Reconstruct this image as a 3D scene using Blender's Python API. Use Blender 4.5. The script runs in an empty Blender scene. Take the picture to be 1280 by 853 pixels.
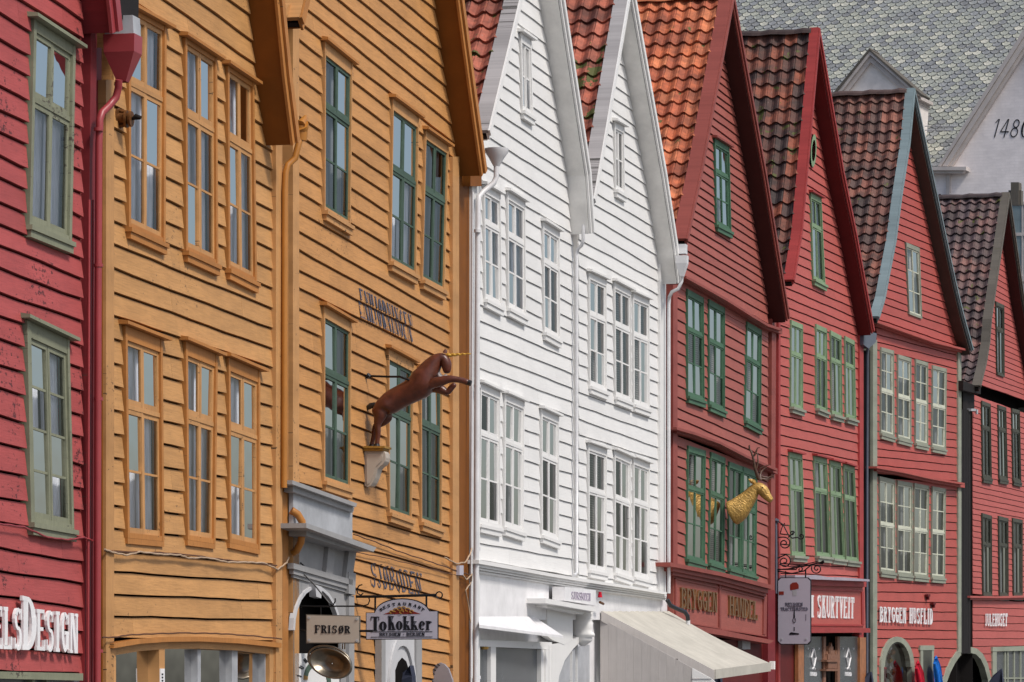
import bpy, bmesh, math, random
from mathutils import Vector
random.seed(7)
S = bpy.context.scene
COL = S.collection
# ---------------------------------------------------------------- camera
F = 5100.0; CX = 640.0; HY = 900.0; EYE = 1.6
cam_d = bpy.data.cameras.new('camera'); cam = bpy.data.objects.new('camera', cam_d); COL.objects.link(cam)
cam.location = (0, 0, EYE); cam.rotation_euler = (math.radians(90), 0, 0)
cam_d.sensor_width = 36; cam_d.lens = F/1280*36; cam_d.shift_y = (HY-426.5)/1280
cam_d.clip_start = 0.5; cam_d.clip_end = 5000
S.camera = cam
# ---------------------------------------------------------------- light
SUN_EL, SUN_AZ, SUN_STR, SUN_ANG, SKY_STR, EXPO = 52.0, -37.0, 2.65, 10.0, 0.115, 0.14
w = bpy.data.worlds.new('World'); S.world = w; w.use_nodes = True
nt = w.node_tree; bg = nt.nodes['Background']; sky = nt.nodes.new('ShaderNodeTexSky')
sky.sky_type = 'NISHITA'; sky.sun_disc = False
sky.sun_elevation = math.radians(SUN_EL); sky.air_density = 1.0; sky.dust_density = 3.0; sky.ozone_density = 1.0
nt.links.new(sky.outputs[0], bg.inputs[0]); bg.inputs[1].default_value = SKY_STR
# direction towards the sun (world): the facades look towards (+x, slightly -y)
az = math.radians(SUN_AZ)          # measured from +x towards +y
sd = Vector((math.cos(az)*math.cos(math.radians(SUN_EL)), math.sin(az)*math.cos(math.radians(SUN_EL)), math.sin(math.radians(SUN_EL))))
sky.sun_rotation = math.atan2(sd.x, sd.y)
sun_d = bpy.data.lights.new('sun', 'SUN'); sun = bpy.data.objects.new('sun', sun_d); COL.objects.link(sun)
sun_d.energy = SUN_STR; sun_d.angle = math.radians(SUN_ANG); sun_d.color = (1.0, 0.955, 0.89)
sun.rotation_euler = sd.to_track_quat('Z', 'Y').to_euler()
S.view_settings.view_transform = 'Standard'; S.view_settings.look = 'None'
S.view_settings.exposure = EXPO; S.view_settings.gamma = 1.0; S.view_settings.use_curve_mapping = False
S.render.resolution_x = 1280; S.render.resolution_y = 853

# ---------------------------------------------------------------- materials
def srgb(r, g, b):
    f = lambda c: (c/255/12.92) if c/255 <= 0.04045 else ((c/255+0.055)/1.055)**2.4
    return (f(r), f(g), f(b), 1)
def mul(c, k): return (c[0]*k, c[1]*k, c[2]*k, 1)
def newmat(name):
    m = bpy.data.materials.new(name); m.use_nodes = True
    return m, m.node_tree, m.node_tree.nodes, m.node_tree.links, m.node_tree.nodes['Principled BSDF']
def noise(N, L, vec, scale, detail=4, rough=0.6):
    n = N.new('ShaderNodeTexNoise'); n.inputs['Scale'].default_value = scale
    n.inputs['Detail'].default_value = detail; n.inputs['Roughness'].default_value = rough
    if vec is not None: L.new(vec, n.inputs['Vector'])
    return n
def mapping(N, L, src, scale):
    m = N.new('ShaderNodeMapping'); m.inputs['Scale'].default_value = scale; L.new(src, m.inputs['Vector']); return m.outputs[0]
def ramp(N, L, fac, stops):
    r = N.new('ShaderNodeValToRGB'); L.new(fac, r.inputs[0]); e = r.color_ramp.elements
    e[0].position, e[0].color = stops[0]; e[1].position, e[1].color = stops[1]
    for p, c in stops[2:]:
        x = e.new(p); x.color = c
    return r
def g(v): return (v, v, v, 1)
def mixc(N, L, fac, a, b, mode='MIX'):
    m = N.new('ShaderNodeMix'); m.data_type = 'RGBA'; m.blend_type = mode
    for i, v in ((0, fac), (6, a), (7, b)):
        if hasattr(v, 'links'): L.new(v, m.inputs[i])
        else: m.inputs[i].default_value = v
    return m.outputs[2]
def mathn(N, L, op, a, b=0.0):
    m = N.new('ShaderNodeMath'); m.operation = op
    for i, v in ((0, a), (1, b)):
        if hasattr(v, 'links'): L.new(v, m.inputs[i])
        else: m.inputs[i].default_value = v
    return m.outputs[0]
def bump(N, L, B, h, strength, dist=0.01):
    b = N.new('ShaderNodeBump'); b.inputs['Strength'].default_value = strength; b.inputs['Distance'].default_value = dist
    L.new(h, b.inputs['Height']); L.new(b.outputs[0], B.inputs['Normal'])

def wood_paint(name, col, bare=(0.06, 0.045, 0.035, 1), var=0.16, peel=0.5, rough=0.55, dirt=0.35, grain=0.35, along=(1.2, 22, 1)):
    """painted timber: grain and wear run along the board (uv.x)"""
    m, T, N, L, B = newmat(name)
    uv = N.new('ShaderNodeUVMap').outputs[0]
    at = N.new('ShaderNodeAttribute'); at.attribute_name = 'rnd'
    off = N.new('ShaderNodeVectorMath'); off.operation = 'MULTIPLY_ADD'
    cmb = N.new('ShaderNodeCombineXYZ'); L.new(at.outputs['Fac'], cmb.inputs[0]); L.new(at.outputs['Fac'], cmb.inputs[2])
    L.new(cmb.outputs[0], off.inputs[0]); off.inputs[1].default_value = (37, 37, 37); L.new(uv, off.inputs[2])
    v = off.outputs[0]
    fine = noise(N, L, mapping(N, L, v, along), 3.0, 5, 0.65)
    big = noise(N, L, mapping(N, L, v, (0.7, 2.2, 1)), 1.6, 4, 0.6)
    c1 = mul(col, 1-var); c2 = mul(col, 1+var)
    rr = ramp(N, L, at.outputs['Fac'], [(0, c1), (1, c2)]).outputs[0]
    shade = ramp(N, L, big.outputs[0], [(0.3, g(1-dirt*0.6)), (0.62, g(1.0))]).outputs[0]
    c = mixc(N, L, 1.0, rr, shade, 'MULTIPLY')
    fg = ramp(N, L, fine.outputs[0], [(0.3, g(1-grain*0.45)), (0.6, g(1.0))]).outputs[0]
    c = mixc(N, L, 1.0, c, fg, 'MULTIPLY')
    # vertical run-off streaks and grime
    st = noise(N, L, mapping(N, L, uv, (9, 0.5, 1)), 2.0, 3, 0.6)
    sf = ramp(N, L, st.outputs[0], [(0.52, g(0)), (0.78, g(dirt*0.5))]).outputs[0]
    c = mixc(N, L, sf, c, mul(col, 0.45))
    # flaked paint
    pk = noise(N, L, mapping(N, L, v, (3.0, 5.5, 1)), 4.5, 6, 0.68)
    area = noise(N, L, mapping(N, L, uv, (0.5, 0.6, 1)), 1.3, 2, 0.5)
    thr = mathn(N, L, 'MULTIPLY', ramp(N, L, area.outputs[0], [(0.44, g(0)), (0.62, g(1))]).outputs[0], peel)
    pf = mathn(N, L, 'GREATER_THAN', mathn(N, L, 'ADD', pk.outputs[0], mathn(N, L, 'MULTIPLY', thr, 0.14)), 0.735)
    c = mixc(N, L, pf, c, bare)
    L.new(c, B.inputs['Base Color'])
    B.inputs['Roughness'].default_value = rough; B.inputs['Specular IOR Level'].default_value = 0.22
    h = mathn(N, L, 'SUBTRACT', fine.outputs[0], mathn(N, L, 'MULTIPLY', pf, 0.6))
    bump(N, L, B, h, 0.5, 0.006)
    return m

def plain(name, col, rough=0.5, metal=0.0, var=0.12, nscale=3.0, bumps=0.0, bscale=30):
    m, T, N, L, B = newmat(name)
    tc = N.new('ShaderNodeTexCoord').outputs['Object']
    n = noise(N, L, tc, nscale, 5, 0.65)
    L.new(ramp(N, L, n.outputs[0], [(0.3, mul(col, 1-var)), (0.7, mul(col, 1+var))]).outputs[0], B.inputs['Base Color'])
    B.inputs['Roughness'].default_value = rough; B.inputs['Metallic'].default_value = metal
    if rough >= 0.5: B.inputs['Specular IOR Level'].default_value = 0.0 if rough >= 0.9 else 0.2
    if bumps:
        n2 = noise(N, L, tc, bscale, 4, 0.6); bump(N, L, B, n2.outputs[0], bumps, 0.01)
    return m

def gilded(name, col):
    m, T, N, L, B = newmat(name)
    tc = N.new('ShaderNodeTexCoord').outputs['Object']
    wv = N.new('ShaderNodeTexWave'); wv.wave_type = 'BANDS'; wv.bands_direction = 'DIAGONAL'
    wv.inputs['Scale'].default_value = 7; wv.inputs['Distortion'].default_value = 9; wv.inputs['Detail'].default_value = 3; wv.inputs['Detail Scale'].default_value = 2.2
    L.new(tc, wv.inputs['Vector'])
    n = noise(N, L, tc, 12, 4)
    L.new(ramp(N, L, n.outputs[0], [(0.3, mul(col, 0.6)), (0.7, mul(col, 1.15))]).outputs[0], B.inputs['Base Color'])
    B.inputs['Roughness'].default_value = 0.45; B.inputs['Metallic'].default_value = 0.35
    bump(N, L, B, wv.outputs[1], 0.45, 0.012)
    return m
def tile_mat(name, cols, moss=0.4, white=0.3):
    m, T, N, L, B = newmat(name)
    at = N.new('ShaderNodeAttribute'); at.attribute_name = 'rnd'
    uv = N.new('ShaderNodeUVMap').outputs[0]
    st = [(i/(len(cols)-1), c) for i, c in enumerate(cols)]
    c = ramp(N, L, at.outputs['Fac'], st).outputs[0]
    fine = noise(N, L, uv, 9, 6, 0.7)
    c = mixc(N, L, 1.0, c, ramp(N, L, fine.outputs[0], [(0.3, g(0.5)), (0.65, g(1.15))]).outputs[0], 'MULTIPLY')
    pat = noise(N, L, uv, 2.2, 4, 0.6)
    c = mixc(N, L, ramp(N, L, pat.outputs[0], [(0.46, g(0)), (0.62, g(0.75))]).outputs[0], c, mul(cols[0], 0.38))
    ln = noise(N, L, mapping(N, L, uv, (6, 1.5, 1)), 5, 5, 0.7)
    c = mixc(N, L, ramp(N, L, ln.outputs[0], [(0.62, g(0)), (0.74, g(white))]).outputs[0], c, (0.42, 0.38, 0.33, 1))
    ms = noise(N, L, uv, 3.1, 5, 0.62); ms2 = noise(N, L, uv, 0.8, 2, 0.5)
    mf = mathn(N, L, 'GREATER_THAN', mathn(N, L, 'ADD', ms.outputs[0], mathn(N, L, 'MULTIPLY', ms2.outputs[0], 0.35)), 0.85-0.065*moss)
    c = mixc(N, L, mf, c, (0.07, 0.075, 0.012, 1))
    L.new(c, B.inputs['Base Color']); B.inputs['Roughness'].default_value = 0.75
    bump(N, L, B, fine.outputs[0], 0.6, 0.01)
    return m

def slate_mat():
    m, T, N, L, B = newmat('slate')
    at = N.new('ShaderNodeAttribute'); at.attribute_name = 'rnd'
    c = ramp(N, L, at.outputs['Fac'], [(0, srgb(122, 124, 126)), (0.25, srgb(142, 145, 148)), (0.55, srgb(152, 156, 150)), (0.85, srgb(168, 170, 158)), (1, srgb(196, 194, 182))]).outputs[0]
    uv = N.new('ShaderNodeUVMap').outputs[0]
    f = noise(N, L, uv, 14, 6, 0.75)
    c = mixc(N, L, 1.0, c, ramp(N, L, f.outputs[0], [(0.32, g(0.55)), (0.62, g(1.1))]).outputs[0], 'MULTIPLY')
    f2 = noise(N, L, uv, 5, 5, 0.7)
    c = mixc(N, L, ramp(N, L, f2.outputs[0], [(0.54, g(0)), (0.68, g(0.4))]).outputs[0], c, srgb(186, 186, 172))
    L.new(c, B.inputs['Base Color']); B.inputs['Roughness'].default_value = 0.7
    bump(N, L, B, f.outputs[0], 0.5, 0.01)
    return m

def brick_paint(name, col):
    m, T, N, L, B = newmat(name)
    uv = N.new('ShaderNodeUVMap').outputs[0]
    b = N.new('ShaderNodeTexBrick'); L.new(uv, b.inputs['Vector'])
    b.inputs['Scale'].default_value = 1.0; b.inputs['Brick Width'].default_value = 0.26; b.inputs['Row Height'].default_value = 0.085
    b.inputs['Mortar Size'].default_value = 0.012; b.inputs['Mortar Smooth'].default_value = 0.4
    b.inputs['Color1'].default_value = mul(col, 1.03); b.inputs['Color2'].default_value = mul(col, 0.95); b.inputs['Mortar'].default_value = mul(col, 0.95)
    n = noise(N, L, uv, 1.5, 5, 0.65)
    c = mixc(N, L, 1.0, b.outputs[0], ramp(N, L, n.outputs[0], [(0.3, g(0.86)), (0.65, g(1.03))]).outputs[0], 'MULTIPLY')
    L.new(c, B.inputs['Base Color']); B.inputs['Roughness'].default_value = 0.8
    bump(N, L, B, n.outputs[0], 0.35, 0.03)
    return m

def glass_mat(name, tint=(1, 1, 1, 1), wav=0.25):
    m, T, N, L, B = newmat(name)
    N.remove(B); out = N['Material Output']
    tr = N.new('ShaderNodeBsdfTransparent'); tr.inputs[0].default_value = tint
    gl = N.new('ShaderNodeBsdfGlossy'); gl.inputs['Roughness'].default_value = 0.02
    fr = N.new('ShaderNodeFresnel'); fr.inputs[0].default_value = 1.5
    uv = N.new('ShaderNodeUVMap').outputs[0]
    n = noise(N, L, uv, 1.6, 2, 0.5)
    b = N.new('ShaderNodeBump'); b.inputs['Strength'].default_value = wav; b.inputs['Distance'].default_value = 0.02
    L.new(n.outputs[0], b.inputs['Height']); L.new(b.outputs[0], gl.inputs['Normal'])
    mx = N.new('ShaderNodeMixShader'); L.new(fr.outputs[0], mx.inputs[0]); L.new(tr.outputs[0], mx.inputs[1]); L.new(gl.outputs[0], mx.inputs[2])
    L.new(mx.outputs[0], out.inputs[0])
    return m

def cloth_mat(name, col, stripes=None):
    m, T, N, L, B = newmat(name)
    uv = N.new('ShaderNodeUVMap').outputs[0]
    n = noise(N, L, mapping(N, L, uv, (14, 0.8, 1)), 1.5, 4, 0.6)
    c = ramp(N, L, n.outputs[0], [(0.3, mul(col, 0.55)), (0.65, col)]).outputs[0]
    if stripes == 'h':
        wv = N.new('ShaderNodeTexWave'); wv.bands_direction = 'Y'; wv.inputs['Scale'].default_value = 9; wv.inputs['Distortion'].default_value = 0.6
        L.new(uv, wv.inputs['Vector'])
        c = mixc(N, L, 1.0, c, ramp(N, L, wv.outputs[0], [(0.2, g(0.35)), (0.7, g(1.0))]).outputs[0], 'MULTIPLY')
    L.new(c, B.inputs['Base Color']); B.inputs['Roughness'].default_value = 0.9
    return m

M = {}
M['red_a'] = wood_paint('faded crimson paint', srgb(170, 80, 78), bare=(0.11, 0.03, 0.03, 1), peel=1.25, var=0.1)
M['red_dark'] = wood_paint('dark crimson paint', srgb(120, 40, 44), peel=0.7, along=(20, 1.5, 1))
M['red_pipe'] = plain('crimson metal paint', srgb(148, 56, 60), 0.4)
M['ochre'] = wood_paint('ochre paint', srgb(196, 146, 92), bare=(0.2, 0.11, 0.05, 1), var=0.07, peel=0.8, dirt=0.34, grain=0.5)
M['ochre_b'] = wood_paint('deeper ochre paint', srgb(196, 142, 86), bare=(0.2, 0.1, 0.04, 1), var=0.07, peel=0.75, dirt=0.34, grain=0.5)
M['ochre_trim'] = wood_paint('ochre trim paint', srgb(184, 124, 66), bare=(0.12, 0.07, 0.03, 1), var=0.06, peel=0.6, along=(18, 1.2, 1))
M['ochre_light'] = wood_paint('worn light ochre paint', srgb(196, 146, 94), bare=(0.1, 0.06, 0.03, 1), var=0.06, peel=0.9, along=(18, 1.2, 1))
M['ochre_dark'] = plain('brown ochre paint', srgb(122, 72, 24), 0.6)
M['brown_header'] = wood_paint('brown header board', srgb(134, 92, 58), var=0.08, peel=0.3)
M['white'] = wood_paint('white paint', srgb(225, 224, 222), bare=(0.45, 0.44, 0.42, 1), var=0.03, peel=0.35, dirt=0.13, grain=0.12)
M['white_trim'] = wood_paint('white trim paint', srgb(226, 225, 223), bare=(0.3, 0.29, 0.27, 1), var=0.03, peel=0.3, dirt=0.08, grain=0.08, along=(18, 1.2, 1))
M['white_soffit'] = plain('white soffit paint', srgb(228, 226, 222), 0.6)
M['weathered'] = wood_paint('weathered grey board', srgb(174, 170, 170), bare=(0.09, 0.085, 0.08, 1), var=0.12, peel=1.3, dirt=0.5, along=(16, 1.5, 1))
M['red_f'] = wood_paint('brick red paint', srgb(160, 90, 80), bare=(0.1, 0.035, 0.03, 1), var=0.05, peel=0.1, dirt=0.22)
M['red_f_trim'] = wood_paint('brick red trim', srgb(146, 76, 68), bare=(0.1, 0.035, 0.03, 1), var=0.06, peel=0.3, along=(16, 1.5, 1))
M['red_g'] = wood_paint('bright red paint', srgb(182, 92, 84), bare=(0.1, 0.035, 0.03, 1), var=0.05, peel=0.15, dirt=0.18)
M['red_g_trim'] = wood_paint('bright red trim', srgb(164, 64, 62), bare=(0.35, 0.3, 0.28, 1), var=0.06, peel=0.5, along=(16, 1.5, 1))
M['red_h'] = wood_paint('signal red paint', srgb(174, 84, 76), bare=(0.1, 0.035, 0.03, 1), var=0.06, peel=0.1, dirt=0.18)
M['red_i'] = wood_paint('rose red paint', srgb(180, 94, 88), bare=(0.1, 0.035, 0.03, 1), var=0.05, peel=0.1, dirt=0.18)
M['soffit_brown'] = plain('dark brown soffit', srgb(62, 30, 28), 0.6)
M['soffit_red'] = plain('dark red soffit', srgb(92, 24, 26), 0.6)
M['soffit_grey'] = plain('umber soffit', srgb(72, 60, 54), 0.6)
M['green_dark'] = wood_paint('bottle green paint', srgb(76, 96, 82), bare=(0.2, 0.17, 0.12, 1), var=0.06, peel=0.3, along=(18, 1.2, 1))
M['green'] = wood_paint('leaf green paint', srgb(78, 112, 88), bare=(0.2, 0.2, 0.14, 1), var=0.08, peel=0.2, along=(18, 1.2, 1))
M['green_pale'] = wood_paint('pale green paint', srgb(134, 158, 124), bare=(0.3, 0.3, 0.2, 1), var=0.08, peel=0.5, along=(18, 1.2, 1))
M['green_hood'] = wood_paint('green grey board', srgb(66, 92, 72), var=0.08, peel=0.5)
M['sage'] = wood_paint('sage grey paint', srgb(136, 138, 116), bare=(0.09, 0.08, 0.06, 1), var=0.06, peel=1.2, along=(18, 1.2, 1))
M['sage_dark'] = wood_paint('dark sage paint', srgb(82, 82, 72), var=0.06, peel=0.7)
M['stone_trim'] = wood_paint('grey green trim', srgb(150, 154, 138), bare=(0.1, 0.09, 0.08, 1), var=0.06, peel=0.4, along=(18, 1.2, 1))
M['cream_sash'] = wood_paint('cream sash paint', srgb(206, 208, 190), bare=(0.2, 0.19, 0.17, 1), var=0.03, peel=0.3, along=(18, 1.2, 1))
M['olive_dark'] = wood_paint('dark olive trim', srgb(78, 78, 68), var=0.06, peel=0.3, along=(18, 1.2, 1))
M['bluegrey'] = wood_paint('blue grey cap', srgb(128, 144, 148), bare=(0.2, 0.2, 0.2, 1), var=0.04, peel=0.3, along=(18, 1.2, 1))
M['greybrown'] = wood_paint('grey brown cap', srgb(104, 98, 90), bare=(0.1, 0.1, 0.03, 1), var=0.06, peel=0.8, along=(18, 1.2, 1))
M['grey_stone'] = plain('grey painted stone', srgb(148, 147, 147), 0.6, var=0.1, bumps=0.2)
M['stone_light'] = plain('pale painted stone', srgb(188, 188, 190), 0.6, var=0.06)
M['zinc'] = plain('weathered zinc', srgb(168, 170, 174), 0.5, 0.1, var=0.2, nscale=2.5, bumps=0.2, bscale=8)
M['black_iron'] = plain('black iron', (0.012, 0.012, 0.014, 1), 0.45, 0.6)
M['brown_iron'] = plain('brown cast iron', srgb(110, 72, 40), 0.5, 0.4, var=0.4, nscale=30)
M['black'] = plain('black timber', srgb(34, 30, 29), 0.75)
M['interior'] = plain('dark interior', (0.012, 0.011, 0.011, 1), 0.9)  # near-black colour stands for unlit rooms, doorways and the passage
M['interior_red'] = plain('dark red entrance', srgb(92, 30, 28), 0.6)
M['body'] = plain('house side boards', srgb(120, 70, 60), 0.8)
M['glass'] = glass_mat('window glass')
M['curtain'] = cloth_mat('white curtain', (0.8, 0.84, 0.92, 1))
M['curtain_grey'] = cloth_mat('grey curtain', (0.19, 0.2, 0.21, 1))
M['lace'] = cloth_mat('lace blind', (0.24, 0.23, 0.22, 1), 'h')
M['linen'] = cloth_mat('linen curtain', (0.46, 0.44, 0.40, 1))
M['tile_orange'] = tile_mat('orange clay tiles', [srgb(158, 80, 52), srgb(196, 102, 62), srgb(206, 122, 80), srgb(176, 90, 60), srgb(200, 110, 68)], 0.15, 0.3)
M['tile_worn'] = tile_mat('worn terracotta tiles', [srgb(116, 62, 48), srgb(168, 88, 66), srgb(176, 98, 76), srgb(146, 78, 62)], 1.25, 0.55)
M['tile_dark'] = tile_mat('dark mixed clay tiles', [srgb(50, 42, 42), srgb(104, 58, 46), srgb(66, 50, 48), srgb(148, 78, 54), srgb(92, 58, 50)], 0.75, 0.35)
M['tile_brown'] = tile_mat('brown mixed clay tiles', [srgb(70, 56, 54), srgb(126, 76, 64), srgb(84, 64, 60), srgb(144, 88, 72), srgb(108, 72, 62)], 0.35, 0.45)
M['tile_grey'] = tile_mat('grey brown clay tiles', [srgb(78, 68, 70), srgb(118, 86, 82), srgb(92, 76, 76), srgb(134, 92, 84), srgb(86, 74, 78)], 0.5, 0.45)
M['slate'] = slate_mat()
M['cream_wall'] = brick_paint('cream painted brick', srgb(243, 235, 234))
M['cream'] = plain('cream plaster', srgb(232, 226, 222), 0.7)
M['cream_trim'] = plain('greige trim', srgb(192, 184, 180), 0.6)
M['white_gloss'] = plain('white sign paint', (0.8, 0.79, 0.8, 1), 0.35)
M['lilac_side'] = plain('lilac grey paint', srgb(170, 160, 176), 0.5)
M['gold'] = gilded('gold leaf', srgb(196, 156, 84))
M['brass'] = plain('brass', srgb(142, 106, 70), 0.4, 0.6)
M['horn_gold'] = plain('gilded horn', srgb(214, 168, 74), 0.35, 0.5)
M['horse'] = plain('varnished chestnut wood', srgb(86, 42, 27), 0.34, 0.0, var=0.4, nscale=9, bumps=0.35, bscale=22)
M['horse_dark'] = plain('black horsehair and hoof', (0.01, 0.009, 0.01, 1), 0.35)
M['antler'] = plain('brown antler', srgb(84, 58, 44), 0.4, var=0.3, nscale=16)
M['sign_beige'] = plain('beige sign enamel', srgb(176, 166, 154), 0.5, var=0.04)
M['sign_grey'] = plain('lavender sign enamel', srgb(176, 172, 184), 0.5, var=0.04)
M['ink'] = plain('black lettering', (0.012, 0.012, 0.016, 1), 0.5)
M['blue_ink'] = wood_paint('faded slate blue lettering', srgb(86, 85, 98), bare=srgb(190, 130, 66), var=0.1, peel=1.4)
M['ochre_ink'] = plain('gold brown ornament', srgb(150, 112, 50), 0.5, var=0.4, nscale=80)
M['red_ink'] = plain('dull red enamel', srgb(128, 44, 34), 0.5)
M['silver'] = plain('tarnished silver', srgb(122, 114, 102), 0.28, 0.9, var=0.3, nscale=8)
M['awning'] = plain('cream awning canvas', srgb(178, 174, 164), 0.8, var=0.12, nscale=2.6, bumps=0.3, bscale=7)
M['grey_plank'] = wood_paint('pale grey planks', srgb(190, 184, 180), bare=(0.3, 0.29, 0.27, 1), var=0.025, peel=0.0, dirt=0.12, grain=0.2, along=(22, 1.2, 1))
M['white_pipe'] = plain('white pipe enamel', srgb(208, 208, 210), 0.4)
M['ochre_pipe'] = plain('ochre pipe paint', srgb(170, 112, 44), 0.4)
M['slate_pipe'] = plain('blue grey pipe paint', srgb(92, 96, 110), 0.35, 0.3)
M['blackpipe'] = plain('black plastic pipe', (0.02, 0.022, 0.026, 1), 0.3)
M['cable'] = plain('cable rubber', srgb(96, 66, 50), 0.6)
M['cable_white'] = plain('pale cable', srgb(176, 152, 128), 0.6)
M['oak'] = plain('varnished oak post', srgb(156, 100, 62), 0.45, var=0.3, nscale=7)
M['carved'] = plain('carved brown wood', srgb(128, 92, 74), 0.6, var=0.35, nscale=20)
M['shopgrey'] = plain('dark grey shop glass', srgb(84, 88, 92), 0.25, var=0.15)
M['navy'] = plain('navy canvas', srgb(52, 56, 72), 0.8)
M['leather_grey'] = plain('grey sign leather', srgb(146, 142, 148), 0.7)
M['red_cloth'] = plain('red jacket cloth', srgb(186, 24, 48), 0.8, var=0.25, nscale=9)
M['blue_cloth'] = plain('blue jacket cloth', srgb(24, 106, 196), 0.8, var=0.25, nscale=9)
M['tin'] = plain('pale tin flashing', srgb(186, 176, 188), 0.45, 0.4)
M['lamp'] = plain('lamp shade', srgb(206, 190, 150), 0.4)
def ground_mat():
    m, T, N, L, B = newmat('granite setts')
    tc = N.new('ShaderNodeTexCoord').outputs['Object']
    v = N.new('ShaderNodeTexVoronoi'); v.inputs['Scale'].default_value = 6; L.new(tc, v.inputs['Vector'])
    n = noise(N, L, tc, 0.6, 5)
    c = mixc(N, L, 0.5, ramp(N, L, v.outputs[0], [(0, g(0.2)), (0.7, g(0.08))]).outputs[0], ramp(N, L, n.outputs[0], [(0.3, g(0.1)), (0.7, g(0.18))]).outputs[0])
    L.new(c, B.inputs['Base Color']); B.inputs['Roughness'].default_value = 0.85
    return m
M['ground'] = ground_mat()

# ---------------------------------------------------------------- mesh helpers
class MB:
    def __init__(s): s.v = []; s.f = []; s.r = []; s.uv = None
    def face(s, pts, r=0.5):
        b = len(s.v); s.v += [tuple(p) for p in pts]; s.f.append(tuple(range(b, b+len(pts)))); s.r.append(r)
    def prism(s, a, b, r=0.5):
        n = len(a); k = len(s.v); s.v += [tuple(p) for p in a] + [tuple(p) for p in b]
        s.f.append(tuple(range(k, k+n))); s.f.append(tuple(range(k+2*n-1, k+n-1, -1)))
        for i in range(n):
            j = (i+1) % n; s.f.append((k+i, k+n+i, k+n+j, k+j))
        s.r += [r]*(n+2)
    def grid(s, rows, r=0.5, close=False):
        k = len(s.v); m = len(rows[0])
        for q in rows: s.v += [tuple(p) for p in q]
        for i in range(len(rows)-1):
            for j in range(m if close else m-1):
                jj = (j+1) % m
                s.f.append((k+i*m+j, k+i*m+jj, k+(i+1)*m+jj, k+(i+1)*m+j)); s.r.append(r)
        return k
    def tube(s, pts, rad, n=8, r=0.5):
        pts = [Vector(p) for p in pts]; rows = []
        rr = rad if isinstance(rad, (list, tuple)) else [rad]*len(pts)
        up = None
        for i, p in enumerate(pts):
            t = (pts[min(i+1, len(pts)-1)]-pts[max(i-1, 0)]).normalized()
            if up is None: up = t.orthogonal().normalized()
            up = (up - t*up.dot(t)).normalized(); w_ = t.cross(up)
            rows.append([p + (up*math.cos(a)+w_*math.sin(a))*rr[i] for a in [2*math.pi*j/n for j in range(n)]])
        s.grid(rows, r, True); s.face(rows[0][::-1], r); s.face(rows[-1], r)
WO = {}
class Group:
    """a part with sub-parts: the first mesh built under it becomes the part, the rest its children"""
    def __init__(s, name, parent): s.name = name; s.parent = parent; s.obj = None
def world_of(o): return WO.get(o.name, Vector((0, 0, 0)))
def build(mb, name, mat, parent=None, d=None, smooth=False, **kw):
    """link the collected shapes as one mesh object; vertices are kept relative to the object's own origin"""
    vs = [Vector(p) for p in mb.v]
    lo = Vector((min(p.x for p in vs), min(p.y for p in vs), min(p.z for p in vs)))
    hi = Vector((max(p.x for p in vs), max(p.y for p in vs), max(p.z for p in vs)))
    org = Vector(((lo.x+hi.x)/2, (lo.y+hi.y)/2, lo.z))
    me = bpy.data.meshes.new(name)
    me.from_pydata([p-org for p in vs], [], mb.f)
    bm = bmesh.new(); bm.from_mesh(me); bmesh.ops.recalc_face_normals(bm, faces=bm.faces[:]) if not kw.get('nocalc') else None
    bm.to_mesh(me); bm.free()
    a = me.attributes.new('rnd', 'FLOAT', 'FACE')
    for i, r in enumerate(mb.r): a.data[i].value = r
    uvl = me.uv_layers.new(name='UVMap')
    dd = d if d is not None else DIR0
    if mb.uv:
        for lp in me.loops: uvl.data[lp.index].uv = mb.uv[lp.vertex_index]
    else:
        for lp in me.loops:
            p = vs[lp.vertex_index]; uvl.data[lp.index].uv = (p.x*dd[0]+p.y*dd[1], p.z)
    if smooth:
        for p in me.polygons: p.use_smooth = True
    grp = None
    if isinstance(parent, Group):
        if parent.obj is None: grp = parent; name = grp.name; parent = grp.parent; me.name = name
        else: parent = parent.obj
    o = bpy.data.objects.new(name, me); COL.objects.link(o)
    if grp: grp.obj = o
    me.materials.append(M[mat])
    WO[o.name] = org
    if parent is not None:
        o.parent = parent; o.location = org - world_of(parent)
    else: o.location = org
    return o
def empty(name, loc, label, cat, group=None):
    o = bpy.data.objects.new(name, None); COL.objects.link(o); o.location = loc; WO[o.name] = Vector(loc)
    o.empty_display_size = 0.3
    return tag(o, label, cat, group)
def tag(o, label, cat, group=None):
    o['label'] = label; o['category'] = cat
    if group: o['group'] = group
    return o

class Plane:
    def __init__(s, p0, ang):
        s.p0 = Vector((p0[0], p0[1])); a = math.radians(ang)
        s.d = Vector((math.cos(a), math.sin(a))); s.n = Vector((math.sin(a), -math.cos(a)))
    def tz(s, px, py, o=0.0):
        q = s.p0 + s.n*o; r = Vector(((px-CX)/F, 1.0))
        den = r.x*s.d.y - r.y*s.d.x
        lam = (q.x*s.d.y - q.y*s.d.x)/den
        h = r*lam; return ((h-s.p0-s.n*o).dot(s.d), EYE + (HY-py)/F*lam)
    def W(s, t, z, o=0.0):
        h = s.p0 + s.d*t + s.n*o; return Vector((h.x, h.y, z))
    def P(s, px, py, o=0.0):
        t, z = s.tz(px, py, o); return s.W(t, z, o)
    def slab(s, mb, pts, o1, o0, r=None):
        """pts in px as seen at offset o1; goes straight back to o0"""
        q = [s.tz(x, y, o1) for x, y in pts]
        mb.prism([s.W(t, z, o1) for t, z in q], [s.W(t, z, o0) for t, z in q], random.random() if r is None else r)
    def rect(s, mb, x0, x1, y0, y1, o1, o0, r=None): s.slab(mb, [(x0, y0), (x1, y0), (x1, y1), (x0, y1)], o1, o0, r)
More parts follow.
